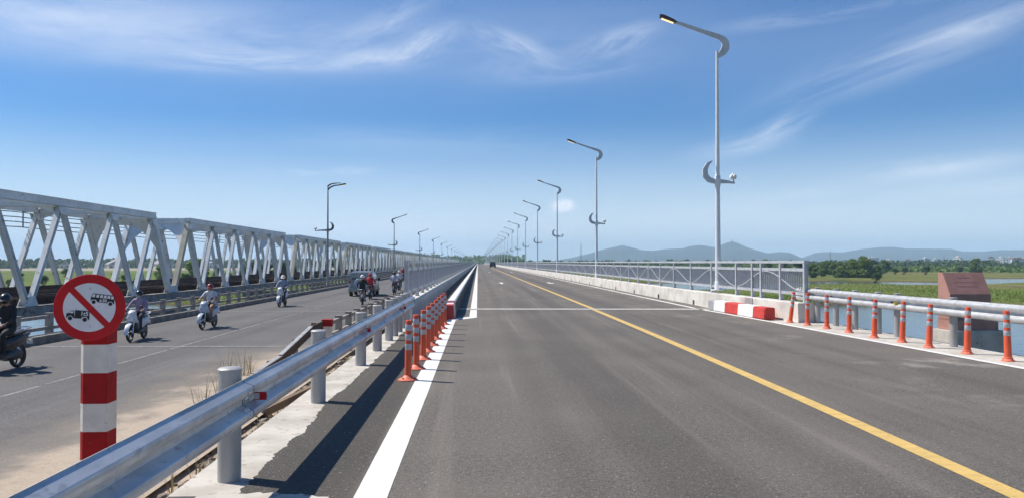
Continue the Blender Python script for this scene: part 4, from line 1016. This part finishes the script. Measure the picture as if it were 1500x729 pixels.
def rider(bx_, by, bz, rz, label, shirt, pants, helmet, bare=False, sleeves=True, mask=False, visor=False):
    key = (bare, sleeves)
    if key not in _body: _body[key] = body_mesh(bare, sleeves)
    me = _body[key].copy()
    for i, n in enumerate(('skin', shirt, pants, 'shoe')): me.materials[i] = M[n]
    o = bpy.data.objects.new('person', me); COL.objects.link(o); o.location = (bx_,by,bz); o.rotation_euler = (0,0,rz)
    tag(o, label, 'person', 'people riding motorbikes')
    t = MB(); t.ball((0,-.17,1.575), .128, 12, sc=(.95,1.12,1.08), half=True); t.lathe([(.121,-.04),(.125,.0)], (0,-.17,1.575), 16)
    vs = [(x*.12, -.17+.143*math.cos(x*1.1)+d, 1.575-zz) for x, d, zz in ((-.9,0,.0),(-.4,.02,0.),(.4,.02,0.),(.9,0,.0))]+[(x*.105, -.07+.13, 1.545) for x in (-.9,-.4,.4,.9)]
    t.add(vs, [(0,1,5,4),(1,2,6,5),(2,3,7,6)]); t.build('helmet', M[helmet], o, smooth=60)
    for s_ in (-1,1):
        t = MB(); t.ball((s_*.035,-.078,1.545), .014, 6, sc=(1.2,.6,.8)); t.build('eye', M['cable'], o, smooth=60)
    if mask: t = MB(); t.ball((0,-.105,1.49), .075, 8, sc=(1,.75,.7)); t.build('face_mask', M['mask_cloth'], o, smooth=60)
    if visor: t = MB(); t.ball((0,-.125,1.545), .118, 10, sc=(.95,.9,.62)); t.build('visor', M['glass_dark'], o, smooth=60)
    return o
def pair(x, y, z, rz, bl, rl, paint, shirt, pants, helmet, second='dark_plastic', **k):
    sc = k.pop('sc', 1.); motorbike(x, y, z, rz, bl, paint, second).scale = (sc,)*3; rider(x, y, z, rz, rl, shirt, pants, helmet, **k).scale = (sc,)*3
OZ = -.797; PI = math.pi
pair(-10.55, 17.6, OZ, PI-.05, 'black motorbike cut by the left edge of the photo', 'rider all in black on the black motorbike at the left edge', 'bike_black', 'shirt_black', 'shirt_black', 'helmet_black', visor=True)
pair(-10.55, 24.5, OZ, PI+.05, 'white scooter ridden by a person in lavender just right of the road sign', 'masked rider in a lavender shirt and dark helmet on a white scooter', 'bike_white', 'shirt_lavender', 'pants_dark', 'helmet_black', mask=True, sc=.9)
pair(-9.85, 28.8, OZ, PI-.03, 'pale blue motorbike carrying a rider in maroon helmet and shorts', 'rider in white shirt, shorts and maroon helmet on a pale blue motorbike', 'bike_blue', 'shirt_white', 'pants_khaki', 'helmet_maroon', bare=True, sleeves=False, sc=.95)
pair(-10.7, 42.9, OZ, PI, 'dark motorbike with white front, alone in front of the far railing', 'rider in pale blue shirt and white helmet, alone in front of the far railing', 'bike_white', 'shirt_blue', 'pants_dark', 'helmet_white')
pair(-6.5, 44.0, OZ, .12, 'dark grey motorbike in front of the silver car', 'rider in dark clothes and white helmet in front of the silver car', 'bike_grey', 'shirt_black', 'pants_dark', 'helmet_white')
pair(-7.05, 51.2, OZ, .05, 'black motorbike beside the silver car, under the rider in red', 'rider in a red jacket and red helmet beside the silver car', 'bike_black', 'shirt_red', 'pants_dark', 'helmet_red')
pair(-6.25, 58.5, OZ, 0, 'dark motorbike under the rider in a striped shirt', 'rider in a white and blue striped shirt right of the silver car', 'bike_black', 'shirt_striped', 'pants_dark', 'helmet_black')
pair(-6.75, 67.0, OZ, 0, 'dark motorbike under the white shirted rider beside the fence end', 'rider in a white shirt and dark helmet beside the end of the left fence', 'bike_grey', 'shirt_white', 'pants_dark', 'helmet_white')
pair(-9.6, 100.0, OZ, PI, 'dark motorbike far along the old road under a rider in red', 'rider in red far along the old road, just left of the fence end', 'bike_black', 'shirt_red', 'pants_dark', 'helmet_red')
pair(.75, 452, 0, 0, 'dark motorbike far ahead beside the white kerb', 'rider in dark clothes far ahead beside the white kerb', 'bike_black', 'shirt_black', 'pants_dark', 'helmet_black')
pair(2.0, 470, 0, 0, 'grey motorbike far ahead in the middle of the left lane', 'rider in grey far ahead in the middle of the left lane', 'bike_grey', 'shirt_blue', 'pants_dark', 'helmet_black')
pair(5.4, 420, 0, PI, 'white motorbike far ahead in the right lane', 'rider in white far ahead in the right lane', 'bike_white', 'shirt_white', 'pants_dark', 'helmet_white')

# ------------------------------------------------------------------ cars
def suv(x, y, z, rz, label, paint, cover, lower='car_grey'):
    e = thing('car', (x,y,z), label, 'car', None, rz)
    def loft(secs, name, mm, par=e, bev=0):
        t = MB(); vs = []; k = len(secs[0][1])
        for yy, pr_ in secs:
            for u, v in pr_: vs.append((u, yy, v))
        fs = [tuple(range(k))[::-1], tuple((len(secs)-1)*k+j for j in range(k))]
        for i in range(len(secs)-1):
            for j in range(k): fs.append((i*k+j, i*k+(j+1)%k, (i+1)*k+(j+1)%k, (i+1)*k+j))
        return t.add(vs, fs).build(name, M[mm], par, smooth=35, bevel=bev)
    lo = lambda w_, a, b: [(-w_+.05,a),(w_-.05,a),(w_,a+.1),(w_,b-.12),(w_-.05,b),(-w_+.05,b),(-w_,b-.12),(-w_,a+.1)]
    loft([(-2.12,lo(.80,.42,.98)),(-2.02,lo(.88,.36,1.04)),(-1.2,lo(.90,.34,1.06)),(.9,lo(.90,.34,1.05)),(1.7,lo(.88,.36,1.0)),(2.05,lo(.80,.42,.90)),(2.14,lo(.72,.48,.8))], 'body', paint)
    loft([(-2.02,lo(.84,1.04,1.72)) if 0 else (-2.03,[(-.83,1.03),(.83,1.03),(.83,1.1),(.74,1.6),(.68,1.68),(-.68,1.68),(-.74,1.6),(-.83,1.1)]),
          (-1.90,[(-.85,1.04),(.85,1.04),(.85,1.1),(.74,1.66),(.66,1.76),(-.66,1.76),(-.74,1.66),(-.85,1.1)]),
          (-.2,[(-.86,1.04),(.86,1.04),(.86,1.1),(.75,1.68),(.66,1.78),(-.66,1.78),(-.75,1.68),(-.86,1.1)]),
          (.35,[(-.86,1.04),(.86,1.04),(.86,1.1),(.72,1.62),(.62,1.70),(-.62,1.70),(-.72,1.62),(-.86,1.1)]),
          (1.05,[(-.84,1.0),(.84,1.0),(.84,1.01),(.80,1.04),(.70,1.06),(-.70,1.06),(-.80,1.04),(-.84,1.01)])], 'roof', paint)
    t = MB(); t.add([(-.70,-2.044,1.14),(.70,-2.044,1.14),(.64,-2.012,1.60),(-.64,-2.012,1.60)], [(0,1,2,3)]); t.build('rear_window', M['glass_dark'], e)
    for s_ in (-1,1):
        for a, b2, c2, d2 in ((-1.85,-1.15,-1.15,-1.8),(-1.07,-.30,-.30,-1.07),(-.22,.72,.28,-.22)):
            t = MB(); zz = 1.60; t.add([(s_*.862,a,1.13),(s_*.866,b2,1.13),(s_*.765,c2,zz),(s_*.765,d2,zz)], [(0,1,2,3)]); t.build('side_window', M['glass_dark'], e)
        t = MB(); t.box(*sorted((s_*.88,s_*1.06)), .62,.74,1.08,1.26); t.build('mirror', M['car_dark'], e, bevel=.03)
        t = MB(); t.box(*sorted((s_*.74,s_*.84)), -2.09,-2.02,.86,1.12); t.build('tail_light', M['lens_red'], e, bevel=.01)
        t = MB(); t.box(*sorted((s_*.52,s_*.76)), 2.05,2.135,.68,.82); t.build('headlight', M['headlight'], e, bevel=.01)
        t = MB(); t.box(*sorted((s_*.6,s_*.64)), -1.8,.1,1.80,1.84); t.build('roof_rail', M['car_dark'], e)
        for wy in (-1.32, 1.32):
            w_ = bpy.data.objects.new('wheel', None); COL.objects.link(w_); w_.parent = e; w_.location = (s_*.79, wy, .34)
            t = MB(); t.lathe([(.2,-.11),(.32,-.11),(.34,-.08),(.34,.08),(.32,.11),(.2,.11)], (0,0,0), 24, axis='x'); t.build('tyre', M['tyre'], w_, smooth=40)
            t = MB(); t.lathe([(.06,-.115),(.2,-.112),(.2,.112),(.06,.115)], (0,0,0), 18, axis='x'); t.build('rim', M['alloy'], w_, smooth=30)
    t = MB(); t.box(-.86,.86,-2.22,-2.03,.36,.60); t.build('rear_bumper', M[lower], e, bevel=.03)
    t = MB(); t.box(-.8,.8,2.0,2.2,.36,.58); t.build('front_bumper', M[lower], e, bevel=.03)
    t = MB(); t.box(-.92,.92,-1.9,1.9,.34,.46); t.build('sill_cladding', M['dark_plastic'], e)
    t = MB(); t.box(-.25,.25,-2.235,-2.222,.48,.59); t.build('number_plate', M['white'], e)
    if cover:
        t = MB(); t.lathe([(.34,-.2),(.36,-.17),(.36,-.02),(.3,.02)], (-.12,-2.08,.92), 28, axis='y'); t.build('spare_wheel', M[cover], e, smooth=40)
    return e
suv(-8.3, 57.2, OZ, .03, 'silver grey car with a covered spare wheel, driving away on the old road', 'car_grey', 'car_blue')
suv(4.35, 228., 0, 0, 'small dark car far ahead on the yellow line of the new road', 'car_dark', None, 'car_dark')

# ------------------------------------------------------------------ vegetation
def leafcloud(t, blobs, n, size, rr):
    tot = sum(b[3]**2 for b in blobs)
    for bx_, by, bz, br, sq in blobs:
        k = max(6, int(n*br*br/tot))
        for i in range(k):
            d = Vector((rr.gauss(0,1),rr.gauss(0,1),rr.gauss(0,1))).normalized(); q = br*(rr.random()**.33)*(.82+.3*mnoise.noise((d.x*2.2+bx_,d.y*2.2+by,d.z*2.2)))
            p = Vector((bx_+d.x*q, by+d.y*q, bz+d.z*q*sq)); s_ = size*rr.uniform(.5,1.3)
            a = Vector((rr.gauss(0,1),rr.gauss(0,1),rr.gauss(0,.6))).normalized()*s_; b = a.cross(Vector((rr.gauss(0,1),rr.gauss(0,1),rr.gauss(0,1)))).normalized()*s_*.6
            t.add([p-a, p+b*.7, p+a, p-b*.7], [(0,1,2,3)])
def tree(h, cr, rr, leaf, n, shape):
    e = thing('tree', (0,0,0), 'x', 'tree')
    t = MB(); th = h*(.45 if shape != 'bush' else .25); t.tube([(0,0,-.4),(cr*.03,0,th*.5),(cr*-.02,cr*.04,th),(0,0,h*.8)], [h*.028,h*.024,h*.018,h*.006], 7)
    for i in range(6):
        a = i*1.05+rr.random(); l = cr*rr.uniform(.5,.85); t.tube([(0,0,th*rr.uniform(.7,1.2)),(l*.5*math.cos(a),l*.5*math.sin(a),th*1.3),(l*math.cos(a),l*math.sin(a),h*rr.uniform(.6,.85))], [h*.012,h*.009,h*.003], 5)
    t.build('trunk', M['bark'], e, smooth=50)
    bl = []
    nb = 15 if shape != 'bush' else 12
    for i in range(nb):
        a = rr.uniform(0,6.28); u = rr.random(); z0 = .2 if shape != 'bush' else .10
        zz = h*(z0+(.96-z0)*u); wr = cr*(math.sin(math.pi*min(1,max(.12,(u*.78+.2))))**.6)*rr.uniform(.3,.75)
        bl.append((wr*math.cos(a), wr*math.sin(a), zz-cr*.18, cr*rr.uniform(.30,.52), .8))
    t = MB(); leafcloud(t, bl, n, cr*.10 if shape != 'bush' else cr*.09, rr); t.build('crown', M[leaf], e, fix=False); return e
rt = random.Random(21)
protos = {k: tree(*a) for k, a in {'dark': (8,3.4,rt,'leaf_dark',4200,'round'), 'mid': (7,3.2,rt,'leaf_mid',4200,'round'), 'light': (6,3.6,rt,'leaf_light',4200,'bush'), 'bush': (3,2.0,rt,'leaf_dark',1500,'bush'), 'tall': (10,2.6,rt,'leaf_mid',2200,'round')}.items()}
used = set()
def plant(kind, px, d, s, label, group=None, sx=1., base_z=-3.75):
    a, _ = azel(px, 390); dd = d/math.cos(a)
    p = protos[kind]; o = p if kind not in used else copy_tree(p); used.add(kind)
    o.location = (dd*math.sin(a), dd*math.cos(a), base_z); o.scale = (s*sx, s*sx, s); o.rotation_euler = (0,0,rt.uniform(0,6.28)); 
    if kind in ('bush','light'): o.name = 'bush'
    tag(o, label, 'bush' if kind in ('bush','light') else 'tree', group)
# right bank, behind the end of the fence
for px, d, s, kd, lb in ((1203,285,.85,'mid','rounded green tree right behind the end of the right fence'),(1213,320,.9,'mid','mid green tree between the fence end and the lattice mast'),(1230,335,.9,'mid','tall mid green tree just right of the lattice mast beyond the fence end'),(1262,345,.95,'mid','mid green tree behind the large pale bush'),(1278,350,.9,'dark','dark tree behind the right edge of the pale bush clump'),(1296,360,1.0,'mid','mid green tree just right of the pale bush clump'),(1231,262,.7,'light','low pale green bush left of the pale clump'),(1222,300,.8,'mid','mid green tree second right of the fence end'),(1190,255,.75,'mid','low tree touching the end of the right fence'),
    (1240,310,.8,'mid','green tree behind the pale green bush clump'),(1252,262,1.15,'light','pale green bush at the left of the clump on the right bank'),(1268,258,1.3,'light','large pale green bush in the middle of the clump on the right bank'),(1283,268,.8,'light','smaller pale green bush at the right of the clump on the right bank'),
    (1283,200,.85,'bush','dark green bush on the shore below the pale bush clump'),(1312,330,1.0,'bush','small round bush in the field left of the monument'),(1325,335,1.1,'bush','dark round bush standing in the field, left neighbour of the monument top'),(1356,330,1.3,'bush','dark bush in the field just left of the monument'),(1405,345,1.2,'bush','dark bush in the field seen above the monument'),(1428,350,1.1,'mid','small tree in the field seen above the monument'),
    (1150,300,.9,'mid','green tree seen through the right end of the fence'),(1170,290,.8,'dark','dark tree seen over the last fence panel'),(1122,330,1.,'mid','tree seen over the fence near the grey block'),
    (741,430,1.05,'dark','large dark round tree beyond the lamps on the right parapet'),(764,450,.75,'mid','low tree right of the large dark round tree'),(776,460,.7,'dark','low dark tree second right of the large dark round tree'),
    (966,380,.62,'dark','dark tree peeking over the fence in the middle'),(900,420,.7,'mid','tree peeking over the fence left of the middle lamp')):
    plant(kd, px, d, s, lb, sx=1.25 if px == 741 else 1.)
for i, (px, d, s, kd) in enumerate(((355,200,.7,'mid'),(372,205,.8,'dark'),(388,195,.75,'dark'),(405,210,.7,'light'),(420,205,.8,'dark'),(436,215,.7,'mid'),(455,220,.8,'dark'),(475,230,.85,'mid'),(495,240,.9,'dark'),(520,260,.95,'dark'),(548,290,1.,'mid'),(575,320,1.,'dark'),(335,190,.55,'light'),(300,330,.6,'dark'),(255,205,.7,'bush'),(170,250,.9,'bush'),(96,290,1.1,'bush'),(182,215,.7,'bush'),(30,230,.8,'bush'),(318,240,.6,'mid'),(20,150,.8,'bush'),(62,170,.9,'bush'),(120,185,.8,'bush'),(205,160,.9,'bush'),(270,175,1.,'bush'),(290,190,1.1,'light'),(238,240,1.,'light'))):
    plant(kd, px, d, s, f'green {"bush" if kd in ("bush","light") else "tree"} behind the railway truss, {nth(sorted([355,372,388,405,420,436,455,475,495,520,548,575,335,300,255,170,96,182,30,318,20,62,120,205,270,290,238]).index(px))} from the left', 'bushes and trees in the field behind the truss')
for k_, p in protos.items():
    if k_ not in used:
        for ch in list(p.children): bpy.data.objects.remove(ch)
        bpy.data.objects.remove(p)
# small weed by the monument
t = MB(); leafcloud(t, [(0,0,.5,.22,1.2),(.08,.05,.85,.16,1.2),(-.08,-.03,.25,.16,1.)], 260, .045, rt)
e = thing('weed_plant', (12.35,16.4,-1.15), 'leafy green weed growing right beside the concrete plinth of the monument', 'plant'); t.build('leaves', M['leaf_mid'], e, fix=False)
t = MB(); t.tube([(0,0,-2.4),(0,0,.4),(.05,.03,1.)], [.02,.015,.006], 6); t.build('stem', M['bark'], e); e.location.z = -.6
# grass and reeds on the flood plain
t = MB(); rg = random.Random(5); n = 0
while n < 24000:
    a = rg.uniform(-38, 38); r = 95*math.exp(rg.random()*.75); x, y = r*math.sin(R(a)), r*math.cos(R(a))
    if -28 < x < 10 or gh(x,y) < -4.12: continue
    d = mnoise.noise((x*.04, y*.04, 7.))
    if d < -.12 and rg.random() < .85: continue
    hgt = (.28+.5*max(0,d))*rg.uniform(.6,1.3); blades(t, x, y, gh(x,y)-.05, hgt, 3, .55, rg, .055, .5); n += 1
tag(t.build('grass', M['grass'], fix=False), 'tall green grass and reeds covering the flood plain', 'grass', kind='stuff')
def treeline(name, a0, a1, d0, d1, h0, h1, n, size, mm, label, seed):
    t = MB(); rl = random.Random(seed)
    for i in range(n):
        a = R(rl.uniform(a0, a1)); r = rl.uniform(d0, d1); x, y = r*math.sin(a), r*math.cos(a)
        hh = h0+(h1-h0)*max(0, min(1, .5+.9*mnoise.noise((math.degrees(a)*1.1, r*.012, seed))+.5*mnoise.noise((math.degrees(a)*4., r*.03, seed+2))))
        z = -3.8+hh*rl.random()**.7; s_ = size*rl.uniform(.6,1.4)
        u = Vector((rl.gauss(0,1),rl.gauss(0,1),rl.gauss(0,.7))).normalized()*s_; v = u.cross(Vector((rl.gauss(0,1),rl.gauss(0,1),rl.gauss(0,1)))).normalized()*s_*.8
        p = Vector((x,y,z)); t.add([p-u,p+v,p+u,p-v], [(0,1,2,3)])
    tag(t.build(name, M[mm], fix=False), label, 'treeline', kind='stuff')
treeline('treeline', 1.2, 40, 620, 860, 3.2, 7.6, 30000, .9, 'leaf_dark', 'long dark belt of trees beyond the fields on the right', 1)
treeline('treeline', 12, 40, 470, 560, 1.2, 4.2, 9000, .9, 'leaf_mid', 'lower green belt of scrub in front of the right treeline', 4)
treeline('treeline', -42, -3, 800, 1000, 4.5, 9.5, 30000, 1.4, 'leaf_dark', 'long dark belt of trees along the horizon on the left', 2)
treeline('treeline', -5, 3.5, 1000, 1150, 9, 17, 5000, 1.6, 'leaf_mid', 'hazy trees where the bridges meet the far bank', 3)

# ------------------------------------------------------------------ far houses and masts
for nm, c in (('plaster_white',(.74,.73,.71)),('plaster_cream',(.62,.56,.46)),('plaster_blue',(.5,.58,.66)),('roof_red',(.36,.12,.075)),('roof_grey',(.3,.3,.31))): M[nm] = mat(nm, c, tuple(x*.85 for x in c), .4, .85)
rh = random.Random(12)
def house(px, d, wd_, hh, wall, roof, gable, label, group):
    a, _ = azel(px, 385); dd = d/math.cos(a); e = thing('house', (dd*math.sin(a), dd*math.cos(a), -3.8), label, 'house', group, -a+rh.uniform(-.4,.4))
    dp = wd_*rh.uniform(.7,1.1); t = MB(); t.box(-wd_/2,wd_/2,-dp/2,dp/2,0,hh); t.build('wall', M[wall], e)
    t = MB()
    if gable: t.prism([(-wd_*.54,hh+.004),(wd_*.54,hh+.004),(0,hh+wd_*.28)], -dp*.54, dp*.54, 'y')
    else: t.box(-wd_*.53,wd_*.53,-dp*.53,dp*.53,hh+.004,hh+.5); t.box(-wd_*.2,wd_*.12,-dp*.2,dp*.2,hh+.504,hh+2.2)
    t.build('roof', M[roof], e)
    for r_ in range(max(1, int(hh/3.3))):
        for c_ in range(max(2, int(wd_/3.5))):
            x = -wd_/2+wd_*(c_+.5)/max(2, int(wd_/3.5)); t = MB(); t.box(x-.6,x+.6,-dp/2-.05,-dp/2+.02,1+r_*3.3,2.6+r_*3.3); t.build('window', M['glass_dark'], e)
hs = [1098,1192,1273,1280,1302,1330,1356,1362,1371,1403,1431,1452,1466,1478,1486,1493,1499]
for i, px in enumerate(hs):
    d = rh.uniform(900, 1250) if px < 1470 else rh.uniform(800, 950); g_ = rh.random() < .4
    wl = rh.choice(('plaster_white','plaster_white','plaster_white','plaster_cream','plaster_blue')); rf = 'roof_red' if g_ and rh.random() < .6 else ('plaster_white' if not g_ else 'roof_grey')
    house(px, d, rh.uniform(6,12), rh.uniform(7.5,12.), wl, rf, g_, f'far {"white" if "white" in wl else "cream" if "cream" in wl else "pale blue"} house among the trees under the mountains, {nth(i)} from the left', 'houses of the far town on the right')
for i, px in enumerate((14,95,172,240,310)):
    house(px, rh.uniform(700,760), rh.uniform(8,18), rh.uniform(3.0,4.2), rh.choice(('plaster_white','plaster_cream')), 'roof_grey', True, f'low pale building in front of the left treeline, {nth(i)} from the left', 'low buildings along the left horizon')
def mast(px, d, h, lab):
    a, _ = azel(px, 385); dd = d/math.cos(a); e = thing('lattice_mast', (dd*math.sin(a), dd*math.cos(a), -3.8), lab, 'mast'); t = MB(); b0, b1 = h*.035, h*.008
    cs_ = [(1,1),(-1,1),(-1,-1),(1,-1)]
    for cx, cy in cs_: t.bar((cx*b0,cy*b0,0),(cx*b1,cy*b1,h),.22,.22)
    for k in range(10):
        u0, u1 = k/10, (k+1)/10; w0, w1 = b0+(b1-b0)*u0, b0+(b1-b0)*u1
        for j in range(4):
            c0, c1 = cs_[j], cs_[(j+1) % 4]; t.bar((c0[0]*w0,c0[1]*w0,h*u0),(c1[0]*w1,c1[1]*w1,h*u1),.13,.13)
    t.build('lattice', M['galv_post'], e, fix=False); t = MB(); t.tube([(0,0,h),(0,0,h*1.08)], .12, 6); t.build('antenna', M['red'], e)
mast(1216, 1000, 20, 'thin lattice mast rising above the trees right of the fence end'); mast(1383, 1150, 16, 'thin lattice mast rising behind the left side of the monument'); mast(851, 1050, 31, 'tall lattice mast between the second and third right lamps'); mast(952, 1000, 9, 'short lattice mast just above the fence in the middle')

# ------------------------------------------------------------------ mountains
m, nt, P, oc = base('mountain_forest')
setc(nt, P.inputs['Base Color'], mix(nt, ramp(nt, noi(nt, oc, .006, 6), .4, .62), (.024,.036,.024), (.045,.05,.034))); P.inputs['Roughness'].default_value = .95; M['mount'] = m
def ridge(name, prof, dist, seed, depth):
    """hill range with the photographed skyline, modelled as real slopes in front of and behind the crest"""
    pts = []
    for (xa, ya), (xb, yb) in zip(prof, prof[1:]):
        k = max(1, int((xb-xa)/2.5))
        for i in range(k): pts.append((xa+(xb-xa)*i/k, ya+(yb-ya)*i/k))
    pts.append(prof[-1]); t = MB(); vs = []; fs = []; nr = 22; k = nr+1
    for px, py in pts:
        a, e_ = azel(px, py); cz = max(0, math.tan(e_)*dist+1.6+3.8)
        for j in range(k):
            u = j/nr*1.5; r = dist-depth*(1-u); prf = u**1.25 if u <= 1 else max(0, 1-(u-1)*2)
            x, y = r*math.sin(a), r*math.cos(a)
            rg_ = abs(mnoise.noise((x*.0042, y*.0042, seed)))*1.5-.25 + .4*mnoise.noise((x*.012, y*.012, seed+3))
            f = (1-abs(2*min(u,1)-1)) if u <= 1 else 0
            vs.append((x, y, -3.9+cz*max(0, prf*(1)+rg_*.38*f*(1-.3*u)) + ((2.5*mnoise.noise((x*.012,y*.012,4.))+2.*mnoise.noise((x*.04,y*.04,1.)))*min(1,cz/40) if j == int(nr/1.5+.5) else 0)))
    for i in range(len(pts)-1):
        for j in range(nr): fs.append((i*k+j, (i+1)*k+j, (i+1)*k+j+1, i*k+j+1))
    t.add(vs, fs); struct(name, t, M['mount'], smooth=60, fix=False)
A_ = [(790,385),(800,383),(830,379),(850,375),(866,370.5),(880,366),(897,362),(912,359),(925,362),(940,366),(955,367.5),(970,365),(985,364),(1000,363.5),(1010,360),(1025,358.5),(1035,360),(1045,362),(1055,359),(1065,354.5),(1072,353),(1080,355),(1095,362),(1110,367),(1125,371),(1140,369),(1150,369),(1160,371),(1170,376),(1185,382),(1200,385)]
B_ = [(1150,385),(1180,377),(1195,371),(1210,370),(1235,370.5),(1260,366),(1285,363.5),(1310,362.5),(1330,365),(1350,365),(1395,365.5),(1410,369),(1440,369.5),(1465,367),(1500,367),(1540,362),(1590,366),(1640,370),(1700,375),(1760,385)]
ridge('mountains', [(x,y-2*(y<380)) for x,y in B_], 5600, 2., 1500); ridge('mountains', [(x,y-1*(y<380)) for x,y in A_], 4700, 5., 1200)
a, e_ = azel(1072, 353); dd = 4700; e = thing('summit_tower', (dd*math.sin(a), dd*math.cos(a), math.tan(e_)*dd-2), 'tiny tower on the pointed summit behind the nearest right lamp', 'tower')
t = MB(); t.prism([(-4,0),(4,0),(2.5,9),(-2.5,9)], -3.5, 3.5, 'y'); t.build('shaft', M['plaster_cream'], e); t = MB(); t.prism([(-3.2,9.01),(3.2,9.01),(0,13)], -3, 3, 'y'); t.build('roof', M['roof_grey'], e)

# ------------------------------------------------------------------ haze
m = bpy.data.materials.new('haze_air'); m.use_nodes = True; nt = m.node_tree; nt.nodes.remove(nt.nodes['Principled BSDF'])
v = nd(nt, 'ShaderNodeVolumePrincipled'); v.inputs['Color'].default_value = (.55,.77,1.,1); v.inputs['Density'].default_value = HAZE; v.inputs['Anisotropy'].default_value = 0.
nt.links.new(v.outputs[0], nt.nodes['Material Output'].inputs['Volume'])
if HAZE > 0: t = MB(); t.box(-7300,7300,-7300,7300,-9.2,175); tag(t.build("haze", m), kind="stuff")
